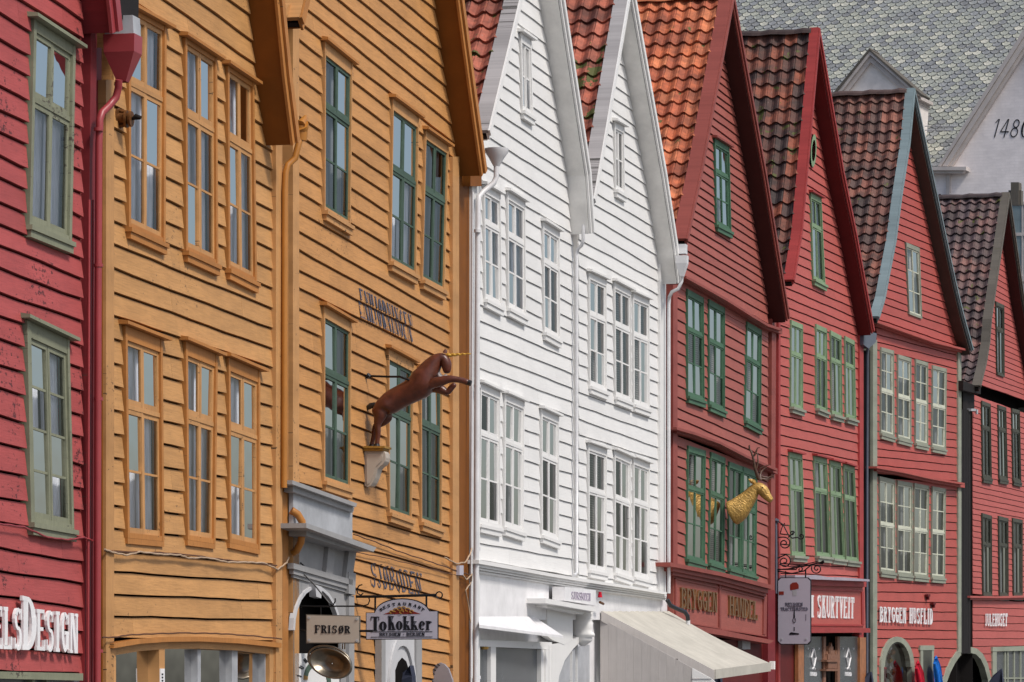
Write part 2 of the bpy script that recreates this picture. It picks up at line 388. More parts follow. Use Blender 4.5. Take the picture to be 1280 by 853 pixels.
def line_plane(start, vx): return Plane(start, math.degrees(math.atan2(F, vx-CX)))
DIR0 = (0.26, 0.965)
# ---------------------------------------------------------------- lettering (stroke built slab letters)
def arc(cx, cy, rx, ry, a0, a1, tx, ty, n=10):
    out = []
    for i in range(n):
        A = math.radians(a0+(a1-a0)*i/n); B_ = math.radians(a0+(a1-a0)*(i+1)/n)
        f = lambda a, k: (cx+(rx-(tx if k else 0))*math.cos(a), cy+(ry-(ty if k else 0))*math.sin(a))
        out.append([f(A, 0), f(B_, 0), f(B_, 1), f(A, 1)])
    return out
def bar(x, y0, y1, t): return [[(x, y0), (x+t, y0), (x+t, y1), (x, y1)]]
def hb(y, x0, x1, t): return [[(x0, y), (x1, y), (x1, y+t), (x0, y+t)]]
def dg(x0, y0, x1, y1, t): return [[(x0, y0), (x0+t, y0), (x1+t, y1), (x1, y1)]]
def glyph(ch, k=0.2, h=0.08, sf=0.05):
    """k thick stroke, h thin stroke, sf serif overhang; width 0.6, height 1"""
    w_ = 0.6; t = k
    def stem(x, y0=0, y1=1, s0=True, s1=True):
        o = bar(x, y0+(h if s0 else 0), y1-(h if s1 else 0), t)
        if s0: o += hb(y0, x-sf, x+t+sf, h)
        if s1: o += hb(y1-h, x-sf, x+t+sf, h)
        return o
    R = w_-t
    if ch == 'A': return dg(0.26-t/2, 1-h, -0.02, h, h*1.2)+dg(0.26-t/4, 1, R, h, t)+hb(0.3, 0.08, R+0.02, h)+hb(0, -0.07, 0.12, h)+hb(0, R-sf, w_+sf, h)
    if ch == 'B': return stem(0)+arc(0.25, 0.76, 0.3, 0.24, -90, 90, t*0.9, h)+arc(0.25, 0.26, 0.35, 0.26, -90, 90, t*0.9, h)
    if ch == 'C': return arc(0.3, 0.5, 0.3, 0.5, 50, 310, t*0.9, h, 14)+bar(0.48, 0.68, 0.95, h)
    if ch == 'D': return stem(0)+arc(0.2, 0.5, 0.4, 0.5, -90, 90, t, h)
    if ch == 'E': return stem(0)+hb(1-h, t, w_-0.04, h)+bar(w_-0.1, 0.76, 1-h, h*0.8)+hb(0.48, t, w_-0.14, h)+hb(0, t+sf, w_, h)+bar(w_-0.07, h, 0.26, h*0.8)
    if ch == 'F': return stem(0)+hb(1-h, t, w_-0.04, h)+bar(w_-0.1, 0.74, 1-h, h*0.8)+hb(0.46, t, w_-0.14, h)
    if ch == 'G': return arc(0.3, 0.5, 0.3, 0.5, 50, 310, t*0.9, h, 14)+bar(R, 0.08, 0.44, t)+hb(0.44, R-0.1, w_+0.03, h)+bar(0.5, 0.7, 0.95, h)
    if ch == 'H': return stem(0)+stem(R)+hb(0.48, t, R, h)
    if ch == 'I': return [[(x, y) for x, y in q] for q in stem(0.05)]
    if ch == 'J': return stem(0.2, 0.2, 1, False, True)+arc(0.2, 0.2, 0.2, 0.2, 180, 360, h, h)
    if ch == 'K': return stem(0)+dg(R-0.02, 1-h, t, 0.42, h)+dg(0.2, 0.56, R, h, t)+hb(0, R-sf, w_+sf, h)+hb(1-h, R-0.1, R+0.14, h)
    if ch == 'L': return stem(0)+hb(0, t+sf, w_-0.04, h)+bar(w_-0.12, h, 0.3, h)
    if ch == 'N': return bar(0, 0, 1, h*1.3)+dg(h*0.6, 1, R+t-h*1.6-t*0.6, 0, t*0.9)+bar(w_-h*1.3, 0, 1, h*1.3)+hb(-0.001, -sf, 0.16, h*.8)+hb(1-h*.8, w_-0.2, w_+sf, h*.8)
    if ch in 'OØ0':
        o = arc(0.3, 0.5, 0.3, 0.5, 0, 360, t, h, 20)
        if ch == 'Ø': o += dg(0.02, -0.05, 0.5, 1.05, h)
        return o
    if ch == 'P': return stem(0)+arc(0.22, 0.73, 0.36, 0.27, -90, 90, t*0.9, h)
    if ch == 'R': return stem(0)+arc(0.22, 0.73, 0.34, 0.27, -90, 90, t*0.9, h)+dg(0.2, 0.5, R, h, t)+hb(0, R-0.02, w_+sf, h)
    if ch == 'S': return arc(0.28, 0.73, 0.27, 0.27, 40, 270, t*0.85, h)+arc(0.28, 0.27, 0.29, 0.29, -140, 90, t*0.85, h)+bar(0.47, 0.72, 0.98, h*.8)+bar(0.0, 0.02, 0.28, h*.8)
    if ch == 'T': return stem(0.2, 0, 1, True, False)+hb(1-h, -0.02, 0.2, h)+hb(1-h, 0.2+t, 0.62, h)+bar(-0.03, 0.74, 1-h, h*.8)+bar(0.58, 0.74, 1-h, h*.8)
    if ch == 'U': return stem(0, 0.28, 1, False, True)+bar(w_-h*1.3, 0.28, 1, h*1.3)+arc(0.3, 0.28, 0.3, 0.28, 180, 360, t*0.7, h)
    if ch == 'V': return dg(0, 1, 0.22, 0, t)+dg(w_-0.1, 1, 0.28, 0, h)+hb(1-h, -sf, t+sf, h)+hb(1-h, w_-0.2, w_+sf, h)
    if ch == 'Y': return dg(0, 1, 0.2, 0.45, t)+dg(w_-0.1, 1, 0.3, 0.45, h)+bar(0.2, 0, 0.46, t)+hb(0, 0.12, 0.48, h)+hb(1-h, -sf, t+sf, h)
    if ch == 'M': return glyph('N', k, h, sf)
    if ch == 'o': return arc(0.3, 0.33, 0.3, 0.33, 0, 360, t, h, 18)
    if ch == 'e': return arc(0.3, 0.33, 0.3, 0.33, 15, 320, t, h, 14)+hb(0.33, t, 0.5, h)
    if ch == 'k': return stem(0)+dg(R-0.02, 0.64-h, t, 0.26, h)+dg(0.22, 0.36, R, h, t)+hb(0, R-sf, w_+sf, h)+hb(0.64-h, R-0.1, R+0.14, h)
    if ch == 'r': return stem(0, 0, 0.66, True, True)+arc(0.36, 0.42, 0.2, 0.22, 40, 170, t*0.8, h)
    if ch == '1': return dg(0.3, 1, 0.2, 0, h*1.1)+dg(0.26, 1, 0.08, 0.8, h)
    if ch == '4': return dg(0.42, 1, 0.32, 0, h*1.1)+dg(0.38, 1, 0.0, 0.32, h)+hb(0.28, 0, 0.62, h)
    if ch == '8': return arc(0.32, 0.75, 0.22, 0.24, 0, 360, h, h, 16)+arc(0.28, 0.27, 0.27, 0.27, 0, 360, h, h, 16)
    if ch == '-': return hb(0.45, 0.1, 0.4, 0.1)
    if ch == '.': return hb(0.0, 0.1, 0.25, 0.12)
    return []
def text_quads(s, gap=0.14, k=0.2, h=0.08, big=None, space=0.35):
    """list of quads in a unit box (0..1, 0..1) covering the whole string"""
    x = 0.0; out = []
    for i, ch in enumerate(s):
        if ch == ' ': x += space; continue
        wd = {'I': 0.32, 'J': 0.45, '-': 0.5, '1': 0.42, 'r': 0.56}.get(ch, 0.6)
        sc = 1.35 if (big is not None and i == big) else 1.0
        for q in glyph(ch, k, h): out.append([(x+a*sc, b*(sc if sc == 1 else 1.38)-(0 if sc == 1 else 0.05)) for a, b in q])
        x += wd*sc+gap
    W_ = x-gap
    return [[(a/W_, b) for a, b in q] for q in out]
def put_text(mb, pl, s, quad, o1, o0, **kw):
    """quad px: TL, TR, BR, BL at offset o1"""
    c = [pl.tz(x, y, o1) for x, y in quad]
    for i, q in enumerate(text_quads(s, **kw)):
        f_, b_ = [], []
        for a, b in q:
            v = 1-b
            t = (c[0][0]*(1-a)+c[1][0]*a)*(1-v)+(c[3][0]*(1-a)+c[2][0]*a)*v
            z = (c[0][1]*(1-a)+c[1][1]*a)*(1-v)+(c[3][1]*(1-a)+c[2][1]*a)*v
            j = 0.0004*(i % 9)
            f_.append(pl.W(t, z, o1+j)); b_.append(pl.W(t, z, o0))
        mb.prism(f_, b_)

# ---------------------------------------------------------------- 2D helpers
def clip(poly, a, b, c):
    """keep a*t+b*z+c >= 0"""
    out = []
    for i in range(len(poly)):
        p, q = poly[i], poly[(i+1) % len(poly)]
        dp = a*p[0]+b*p[1]+c; dq = a*q[0]+b*q[1]+c
        if dp >= 0: out.append(p)
        if dp*dq < 0:
            k = dp/(dp-dq); out.append((p[0]+(q[0]-p[0])*k, p[1]+(q[1]-p[1])*k))
    return out
def area(poly): return abs(sum(poly[i][0]*poly[(i+1) % len(poly)][1]-poly[(i+1) % len(poly)][0]*poly[i][1] for i in range(len(poly))))/2 if len(poly) > 2 else 0
def subtract(polys, quad):
    cx = sum(p[0] for p in quad)/len(quad); cz = sum(p[1] for p in quad)/len(quad)
    E = []
    for i in range(len(quad)):
        p, q = quad[i], quad[(i+1) % len(quad)]
        a, b = -(q[1]-p[1]), q[0]-p[0]; c = -(a*p[0]+b*p[1])
        if a*cx+b*cz+c < 0: a, b, c = -a, -b, -c
        E.append((a, b, c))
    res = []
    for poly in polys:
        rem = poly
        if min(p[0] for p in poly) > max(p[0] for p in quad) or max(p[0] for p in poly) < min(p[0] for p in quad) or min(p[1] for p in poly) > max(p[1] for p in quad) or max(p[1] for p in poly) < min(p[1] for p in quad):
            res.append(poly); continue
        for a, b, c in E:
            out = clip(rem, -a, -b, -c)
            if area(out) > 1e-4: res.append(out)
            rem = clip(rem, a, b, c)
            if len(rem) < 3: break
    return res
def interp(pts, z):
    """pts list of (z, t) with decreasing z"""
    if z >= pts[0][0]: a, b = pts[0], pts[1]
    elif z <= pts[-1][0]: return pts[-1][1]
    else:
        for a, b in zip(pts, pts[1:]):
            if a[0] >= z >= b[0]: break
    if abs(a[0]-b[0]) < 1e-9: return b[1]
    return a[1]+(b[1]-a[1])*(z-a[0])/(b[0]-a[0])
def offset_poly(pts, dist):
    out = []
    for i in range(len(pts)):
        def nrm(a, b):
            dx, dz = b[0]-a[0], b[1]-a[1]; L_ = math.hypot(dx, dz); n_ = (dz/L_, -dx/L_)   # below / inside for left->right chains
            return n_
        if i == 0: n_ = nrm(pts[0], pts[1]); k = 1
        elif i == len(pts)-1: n_ = nrm(pts[-2], pts[-1]); k = 1
        else:
            a = nrm(pts[i-1], pts[i]); b = nrm(pts[i], pts[i+1]); s_ = (a[0]+b[0], a[1]+b[1]); L_ = math.hypot(*s_); n_ = (s_[0]/L_, s_[1]/L_)
            k = 1/max(0.3, n_[0]*a[0]+n_[1]*a[1])
        out.append((pts[i][0]+n_[0]*dist*k, pts[i][1]+n_[1]*dist*k))
    return out

def wob(t, k, amp): return amp*(math.sin(t*1.9+k*2.3)+0.6*math.sin(t*4.7+k*5.1))

# ---------------------------------------------------------------- house builder
CORE = 0.32
class House: pass
def house(label, pl, tL_px, tR_px, mats, sections, holes=(), roof=None, ov=0.33, zb=853, bout=0.045, joint=0.10, amp=0.004, capw=0.2, barge=0.2, rooflen=4.6, tile=None, tmat=None, gap=0.018):
    """sections: lists of board bottom edges (x, y, slope) in px, ordered from the top"""
    h = House(); h.pl = pl; h.mats = mats
    tL, _ = pl.tz(tL_px, 600, 0.03); tR, _ = pl.tz(tR_px, 600, 0.03); h.tL = tL; h.tR = tR
    root = empty('wooden_house', pl.W((tL+tR)/2, 0, -2), label, 'house', 'gabled wooden houses along the quay'); h.root = root
    # roof outline
    lw = [pl.tz(x, y, ov) for x, y in roof['L']]; rw = [pl.tz(x, y, ov) for x, y in roof['R']]   # apex first
    Q0 = lw[::-1]+rw[1:]
    h.Q0 = Q0; nL = len(lw)
    Qin = offset_poly(Q0, 0.155)
    left = [(z, t) for t, z in Qin[:nL][::-1]]; right = [(z, t) for t, z in Qin[nL-1:]]
    zeL = left[-1][0]; zeR = right[-1][0]
    def fL(z): return tL if z < zeL else max(tL, interp(left, z))
    def fR(z): return tR-0.02 if z < zeR else min(tR-0.02, interp(right, z))
    apexz = Qin[nL-1][1]
    h.fL, h.fR = fL, fR
    mb = MB()
    h.lines = []
    hq = [[pl.tz(x, y, 0.05) for x, y in q] for q in holes]
    # boards stop a little short of the casing on its left side
    hq = [[(t-(0.022 if len(q) == 4 and k in (0, 3) else 0), z) for k, (t, z) in enumerate(q)] for q in hq]
    for sec in sections:
        ls = []
        for x, y, sl in sec:
            a = pl.tz(x, y, bout); b = pl.tz(x+60, y+60*sl, bout)
            m = (b[1]-a[1])/(b[0]-a[0]); ls.append((a[1]-m*a[0], m))
        h.lines.append(ls)
        for k in range(1, len(ls)):
            (a0, m0), (a1, m1) = ls[k-1], ls[k]
            rb = random.random()
            top = lambda t: a0+m0*t+wob(t, k-1, amp)-gap; bot = lambda t: a1+m1*t+wob(t, k, amp)
            tm = (tL+tR)/2
            if bot(tm) > apexz: continue
            def solve(fn, side, t0):
                t = t0
                for _ in range(14): t = 0.5*t+0.5*side(fn(t))
                return t
            l0, l1 = solve(top, fL, tL), solve(bot, fL, tL); r0, r1 = solve(top, fR, tR), solve(bot, fR, tR)
            if l0 > r0: l0 = r0 = (l0+r0)/2
            if l1 >= r1-0.02: continue
            cuts = [l1]; t = l1
            n_ = max(1, int((r1-l1)/0.55)); cuts = [l1+(r1-l1)*i/n_ for i in range(n_+1)]
            rb2 = rb
            for i in range(n_):
                b0, b1 = cuts[i], cuts[i+1]
                u0 = l0+(r0-l0)*i/n_; u1 = l0+(r0-l0)*(i+1)/n_
                if i and random.random() < joint: b0 += 0.004; u0 += 0.004; rb2 = random.random()*0.6+rb*0.4
                poly = [(u0, top(u0)), (u1, top(u1)), (b1, bot(b1)), (b0, bot(b0))]
                # slot under the lap bares the near-black core, deepening its shadow line
                ps = [poly]
                for q in hq: ps = subtract(ps, q)
                for p in ps:
                    if area(p) < 2e-4: continue
                    fr = []
                    for t_, z_ in p:
                        v = (top(t_)-z_)/max(1e-6, top(t_)-bot(t_)); v = max(0, min(1, v))
                        fr.append(pl.W(t_, z_, 0.008+(bout-0.008)*v))
                    mb.prism(fr, [pl.W(t_, z_, -0.03) for t_, z_ in p], rb2)
    h.gap = gap
    h.wall = build(mb, 'clapboard_wall', mats['wall'], root, pl.d)
    # near-black solid core behind the boards, its colour standing for unlit rooms
    Qc = offset_poly(Q0, 0.2)
    poly = [(max(tL, min(tR, t)), z) for t, z in Qc]
    poly = [(tL, 0)]+[(tL, poly[0][1])]+poly[1:-1]+[(tR, poly[-1][1]), (tR, 0)]
    mb = MB(); mb.prism([pl.W(t, z, -CORE) for t, z in poly], [pl.W(t, z, -7) for t, z in poly]); build(mb, 'house_body', 'interior', root, pl.d)
    for t_, s_ in ((tL-0.004, -1), (tR+0.004, 1)):
        mb = MB()
        ze = (poly[1][1] if s_ < 0 else poly[-2][1])
        a = [pl.W(t_, 0, 0), pl.W(t_, ze, 0), pl.W(t_, ze, -6.9), pl.W(t_, 0, -6.9)]; off = Vector((pl.d.x, pl.d.y, 0))*0.02*s_
        mb.prism(a, [p-off for p in a])
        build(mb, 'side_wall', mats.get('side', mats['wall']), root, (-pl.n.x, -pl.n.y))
    # plinth wall below the shop signs down to the ground, behind all shop fronts
    # roof --------------------------------------------------
    def band(mb, d0, d1, o1, o0, lo=0, hi=None):
        A, B_ = offset_poly(Q0, d0), offset_poly(Q0, d1)
        hi_ = len(Q0)-1 if hi is None else hi
        for i in range(lo, hi_):
            q = [A[i], A[i+1], B_[i+1], B_[i]]
            mb.prism([pl.W(t, z, o1) for t, z in q], [pl.W(t, z, o0) for t, z in q], random.random())
    def band_at(name, mat, parts_):
        mb = MB()
        for a in parts_: band(mb, *a)
        return build(mb, name, mat, root, pl.d)
    ia = nL-1
    rf = band_at('roof', 'black', [(0.06, 0.12, ov-0.04, -7.0)])
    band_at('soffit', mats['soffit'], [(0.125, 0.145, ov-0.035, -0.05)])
    bb = band_at('bargeboard', mats['barge'], [(-0.01, barge, ov, ov-0.03)])
    band_at('bargeboard', mats.get('barge2', mats['barge']), [(-0.025, barge*0.5, ov+0.03, ov+0.004)])
    band_at('verge_cap', mats['cap'], [(-0.032, 0.02, ov+0.001, ov-capw)])
    # pantiles on the slope that faces the camera (and, plainer, on the far slope)
    TW = 0.238; TR_ = (tile or 0.245)*1.13
    for side in (0, 1):
        chain = [Q0[i] for i in (range(ia, -1, -1) if side == 0 else range(ia, len(Q0)))]
        cum = [0]
        for a, b in zip(chain, chain[1:]): cum.append(cum[-1]+math.hypot(b[0]-a[0], b[1]-a[1]))
        def at(s_):
            s_ = min(max(s_, 0), cum[-1])
            for i in range(len(chain)-1):
                if s_ <= cum[i+1] or i == len(chain)-2:
                    k = (s_-cum[i])/(cum[i+1]-cum[i]); a, b = chain[i], chain[i+1]
                    return (a[0]+(b[0]-a[0])*k, a[1]+(b[1]-a[1])*k), ((b[0]-a[0])/(cum[i+1]-cum[i]), (b[1]-a[1])/(cum[i+1]-cum[i]))
        mb = MB(); mb.uv = []
        nr = int(cum[-1]/TR_); nc = int((rooflen if side == 0 else 1.2)/TW); sp = 7 if side == 0 else 5
        o_start = ov-capw+0.03
        seed = random.random()*50
        for r in range(nr+1):
            for c in range(nc):
                rc = random.random(); jl = random.uniform(-0.006, 0.006); js = random.uniform(-0.008, 0.008)
                rows = []
                for e, (s_, lift) in enumerate(((r*TR_-0.03, 0.0), (r*TR_+TR_*0.5, 0.016), ((r+1)*TR_+js, 0.042+jl), ((r+1)*TR_+js+0.001, 0.008))):
                    (t0, z0), (dt, dz) = at(s_)
                    nn = (-dz, dt) if side == 1 else (dz, -dt)
                    if nn[1] < 0: nn = (-nn[0], -nn[1])
                    row = []
                    for j in range(sp):
                        u = j/(sp-1)
                        hgt = 0.025*math.sin(2*math.pi*(u+0.12))+(0.012 if u > 0.85 else 0)
                        if e == 3: hgt -= 0.0
                        bow = 0.018*math.cos(2*math.pi*(u+0.12)+1.2) if e >= 2 else 0
                        s2 = (t0+dt*bow, z0+dz*bow)
                        H_ = -0.055+hgt+lift+0.03
                        if j == 0 and e < 3: H_ -= 0.004
                        o_ = o_start-(c+u)*TW-(0.0 if u < 0.9 else 0.004)
                        row.append(pl.W(s2[0]+nn[0]*H_, s2[1]+nn[1]*H_, o_))
                        mb.uv.append(((c+u)*TW+seed, s_))
                    rows.append(row)
                mb.grid(rows, rc)
        build(mb, 'pantiles', tmat or 'tile_orange', rf, pl.d, nocalc=True)
    # ridge tiles
    t_, z_ = Q0[ia]
    mb = MB(); rows = []
    nseg = int(rooflen/0.16)
    for i in range(nseg+1):
        o_ = ov-capw+0.04-i*0.16; rr_ = 0.1+0.012*(i % 2)
        rows.append([pl.W(t_+rr_*math.cos(a), z_-0.06+rr_*math.sin(a)+0.01*math.sin(i*1.7), o_) for a in [math.pi*j/6 for j in range(7)]])
    mb.grid(rows); mb.uv = None
    build(mb, 'ridge_tiles', mats.get('ridge', tmat or 'tile_orange'), rf, pl.d, nocalc=True)
    return h

def hs_gap(h): return h.gap
def board_out(h, t, z, bout=0.045):
    for ls in h.lines:
        for k in range(1, len(ls)):
            z0 = ls[k-1][0]+ls[k-1][1]*t; z1 = ls[k][0]+ls[k][1]*t
            if z1 <= z <= z0: return 0.008+(bout-0.008)*max(0, (z0-hs_gap(h)-z))/(z0-z1)
    return bout
def painted_text(hs, name, s, quad, mat, **kw):
    """lettering painted straight on the boards, following every lap"""
    pl = hs.pl; c = [pl.tz(x, y, 0.03) for x, y in quad]; mb = MB()
    for i, q in enumerate(text_quads(s, **kw)):
        def pos(a, b):
            v = 1-b
            return ((c[0][0]*(1-a)+c[1][0]*a)*(1-v)+(c[3][0]*(1-a)+c[2][0]*a)*v, (c[0][1]*(1-a)+c[1][1]*a)*(1-v)+(c[3][1]*(1-a)+c[2][1]*a)*v)
        (p0, p1, p2, p3) = [pos(a, b) for a, b in q]; j = 0.0003*(i % 7)
        n_ = max(1, int(abs(p0[1]-p3[1])/0.02)+int(abs(p0[1]-p1[1])/0.02)+1)
        rows = []
        ver = abs(q[0][1]-q[3][1]) >= abs(q[0][1]-q[1][1])
        A, B_, C_, D_ = (p0, p1, p2, p3) if ver else (p0, p3, p2, p1)
        for k in range(n_+1):
            u = k/n_; l = (A[0]+(D_[0]-A[0])*u, A[1]+(D_[1]-A[1])*u); r = (B_[0]+(C_[0]-B_[0])*u, B_[1]+(C_[1]-B_[1])*u)
            rows.append([pl.W(l[0], l[1], board_out(hs, *l)+0.004+j), pl.W(r[0], r[1], board_out(hs, *r)+0.004+j)])
        mb.grid(rows)
    return build(mb, name, mat, hs.root, pl.d, nocalc=True)

def corner(h, x0, x1, y0, y1, mat, o1=0.06, o0=-0.3, name='corner_board', lean=0):
    mb = MB(); h.pl.slab(mb, [(x0+lean, y0), (x1+lean, y0), (x1, y1), (x0, y1)], o1, o0); return build(mb, name, mat, h.root, h.pl.d)
def strip(h, pts, hpx, o1, o0, mat, name='moulding', parent=None, steps=None):
    """horizontal moulding following points (x,y top edge) with height hpx; steps = [(frac0, frac1, out)]"""
    mb = MB(); pl = h.pl
    for f0, f1, oo in (steps or [(0, 1, o1)]):
        for (xa, ya), (xb, yb) in zip(pts, pts[1:]):
            pl.slab(mb, [(xa, ya+hpx*f0), (xb, yb+hpx*f0), (xb, yb+hpx*f1), (xa, ya+hpx*f1)], oo, o0)
    return build(mb, name, mat, parent or h.root, pl.d)

def window(h, q, tr=None, cols=2, ru=1, rl=2, frame='white_trim', sash=None, hood=None, sill=None, curtain='curtain', head=0.0, of=0.05, apron=None, cw=0.06, sw=0.045, mt=0.022, single=False, hood_over=0.10, hood_mat=None, sill_mat=None, cur_top=0.0, name='window', hood_h=0.035, cwl=None, meet=0.05, label=None):
    """q: TLx,TLy,TRx,TRy,BRx,BRy,BLx,BLy in px at the casing's front"""
    pl = h.pl; c = [pl.tz(q[i], q[i+1], of) for i in (0, 2, 4, 6)]
    wm = ((c[1][0]-c[0][0])+(c[2][0]-c[3][0]))/2; hm = ((c[0][1]-c[3][1])+(c[1][1]-c[2][1]))/2
    def W(s_, t_, o): 
        return pl.W((c[0][0]*(1-s_)+c[1][0]*s_)*(1-t_)+(c[3][0]*(1-s_)+c[2][0]*s_)*t_, (c[0][1]*(1-s_)+c[1][1]*s_)*(1-t_)+(c[3][1]*(1-s_)+c[2][1]*s_)*t_, o)
    def R(mb, s0, s1, t0, t1, o1, o0):
        k = [(s0, t0), (s1, t0), (s1, t1), (s0, t1)]; mb.prism([W(a, b, o1) for a, b in k], [W(a, b, o0) for a, b in k], random.random())
    x = lambda m: m/wm; y = lambda m: m/hm
    cl = cw if cwl is None else cwl
    fr = MB(); top = y(max(head, cw*0.8)); bot = 1-y(0.05)
    R(fr, 0, x(cl), 0, 1, of, -0.05); R(fr, 1-x(cw), 1, 0, 1, of, -0.05)
    R(fr, x(cl), 1-x(cw), 0, top, of-0.006, -0.05); R(fr, x(cl), 1-x(cw), bot, 1, of-0.004, -0.05)
    win = build(fr, name, frame, h.root, pl.d)
    if label: win['label'] = label
    # reveal
    sm = MB(); sa, sb = x(cl), 1-x(cw)
    ot, ob = of-0.024, -0.012
    tm = None
    if tr is not None:
        a = (tr[0]-q[1])/(q[7]-q[1]); b = (tr[1]-q[3])/(q[5]-q[3]); tm = (a+b)/2
        R(sm, sa, sb, tm-y(0.022), tm+y(0.022), ot+0.008, ob)
    fields = [(top, bot, rl)] if tm is None else [(top, tm-y(0.022), ru), (tm+y(0.022), bot, rl)]
    glass = MB()
    for t0, t1, rows in fields:
        leaves = [(sa, sb)] if (single or cols == 1) else [(sa, (sa+sb)/2-x(0.004)), ((sa+sb)/2+x(0.004), sb)]
        for li, (l0, l1) in enumerate(leaves):
            e = x(sw); f_ = y(sw); tl = random.uniform(-0.004, 0.004)
            R(sm, l0, l0+e, t0, t1, ot+tl, ob+0.01); R(sm, l1-e, l1, t0, t1, ot+tl, ob+0.01)
            R(sm, l0+e, l1-e, t0, t0+f_, ot+tl-0.001, ob+0.01); R(sm, l0+e, l1-e, t1-f_*1.2, t1, ot+tl-0.001, ob+0.01)
            g0, g1 = t0+f_, t1-f_*1.2
            nc = 1 if (len(leaves) == 2 and cols == 2) else (cols if single else cols//2)
            for r in range(1, rows):
                m_ = g0+(g1-g0)*r/rows; R(sm, l0+e, l1-e, m_-y(mt/2), m_+y(mt/2), ot-0.007, ob+0.012)
            for k in range(1, nc):
                m_ = l0+e+(l1-l0-2*e)*k/nc; R(sm, m_-x(mt/2), m_+x(mt/2), g0, g1, ot-0.007, ob+0.012)
            for r in range(rows):
                for k in range(nc):
                    A = (l0+e)+(l1-l0-2*e)*k/nc; B_ = (l0+e)+(l1-l0-2*e)*(k+1)/nc; T0 = g0+(g1-g0)*r/rows; T1 = g0+(g1-g0)*(r+1)/rows
                    og = 0.010
                    jit = [random.uniform(-0.003, 0.003) for _ in range(3)]
                    a_, b_, c_ = W(A, T0, og+jit[0]), W(B_, T0, og+jit[1]), W(B_, T1, og+jit[2]); d_ = W(A, T1, og+jit[0]+jit[2]-jit[1])
                    glass.face([a_, b_, c_, d_])
    if sm.v: build(sm, 'sash', sash or frame, win, pl.d)
    if glass.v: build(glass, 'glass', 'glass', win, pl.d)
    # curtain hung behind the glass
    if curtain:
        cm = MB(); n_ = 26
        ph = random.random()*6
        op = 0.0
        if curtain == 'curtain': op = random.uniform(0.0, 0.09)
        segs = [(sa, sb)] if op < 0.05 else [(sa, (sa+sb)/2-op/2), ((sa+sb)/2+op/2, sb)]
        t0 = top+(bot-top)*cur_top
        for s0, s1 in segs:
            rows = []
            for t_ in (t0, (t0+bot)/2, bot):
                rows.append([W(s0+(s1-s0)*i/n_, t_, -0.06+0.012*math.sin(i*1.5+ph+math.sin(i*0.7))) for i in range(n_+1)])
            cm.grid(rows)
        build(cm, 'curtain', curtain, win, pl.d, smooth=True, nocalc=True)
    if hood:
        mb = MB(); e = x(hood_over)
        k = hood if isinstance(hood, float) else 0.10
        a = [W(-e, -y(hood_h), of+k), W(1+e*1.2, -y(hood_h), of+k), W(1+e*1.2, -y(0.004), of+k), W(-e, -y(0.004), of+k)]
        b = [W(-e, -y(hood_h+0.02), -0.02), W(1+e*1.2, -y(hood_h+0.02), -0.02), W(1+e*1.2, -y(0.004), -0.02), W(-e, -y(0.004), -0.02)]
        mb.prism(a, b); build(mb, 'hood', hood_mat or frame, win, pl.d)
    if sill:
        mb = MB(); k = sill if isinstance(sill, float) else 0.05
        R(mb, -x(0.02), 1+x(0.02), 1+y(0.001), 1+y(0.045), of+k, -0.02); R(mb, 0.0, 1.0, 1+y(0.046), 1+y(0.11), of+k*0.5, -0.02)
        build(mb, 'sill', sill_mat or frame, win, pl.d)
    if apron:
        mb = MB(); R(mb, 0, 1.0, 1+y(0.002), 1+y(apron), of-0.002, -0.02); build(mb, 'apron', sill_mat or frame, win, pl.d)
    return win
def LN(xl, L_, xr, R_): return [(xl, a, (b-a)/(xr-xl)) for a, b in zip(L_, R_)]
def quadof(q): return [(q[0], q[1]), (q[2], q[3]), (q[4], q[5]), (q[6], q[7])]
# ---------------------------------------------------------------- ground, in the open in front of the row
mb = MB(); mb.face([(-400, -60, 0), (500, -60, 0), (500, 700, 0), (-400, 700, 0)])
gr = build(mb, 'ground', 'ground', None, (1, 0)); gr['kind'] = 'structure'

# ---------------------------------------------------------------- facade planes, one per house, chained along the street
start = (-(640-137)/130.8, F/130.8)
PA = line_plane(start, 1850); PB = PA
def chain(prev, x, vx):
    p = prev.P(x, 600, 0); return line_plane((p.x, p.y), vx)
PC = chain(PB, 363, 1880); PD = chain(PC, 590, 1880); PE = PD
PF = chain(PE, 838, 1990); PG = chain(PF, 970, 2050); PH = chain(PG, 1088, 2200); PI = chain(PH, 1204, 2300)

# ================================================================ A: crimson house cut by the left edge
LA = [-85, -50, -17, 15, 47, 75, 106, 135, 164, 193, 220, 252, 278, 305, 334, 364, 394, 422, 454, 484, 518, 552, 588, 620, 651, 684, 712, 744, 775, 806, 838]
RA = [0, 27, 49, 81, 107, 134, 161, 188, 214, 243, 272, 299, 325, 349, 374, 402, 432, 461, 490, 519, 547, 581, 610, 639, 672, 702, 729, 759, 790, 818, 845]
secA = LN(0, LA, 107, RA)
secA = [(0, -85-i*32, 0.80) for i in range(14, 0, -1)]+secA
A1 = (43, 24, 95, 58, 90, 303, 37, 281); A2 = (34, 400, 87, 425, 93, 663, 39, 653)
SA = [(-400, 812), (-400, 838), (103, 842), (103, 1150), (-400, 1150)]
mA = dict(wall='red_a', soffit='red_dark', barge='red_pipe', cap='red_dark')
A = house('crimson clapboard house with flaking paint, cut by the left edge of the photo', PA, -230, 105, mA,
          [secA], [quadof(A1), quadof(A2), [(-140, 836), (102, 840), (102, 1150), (-140, 1150)]],
          dict(L=[(104, -330), (-340, -120)], R=[(104, -330), (146, 8), (149, 38)]), ov=0.30, bout=0.034, joint=0.16, amp=0.006, gap=0.020, tmat='tile_orange')
corner(A, 105.5, 113, -40, 853, 'red_dark', 0.05, lean=9)
corner(A, 113, 127, 60, 1100, 'red_dark', -0.02, -0.3, name='gap_board')
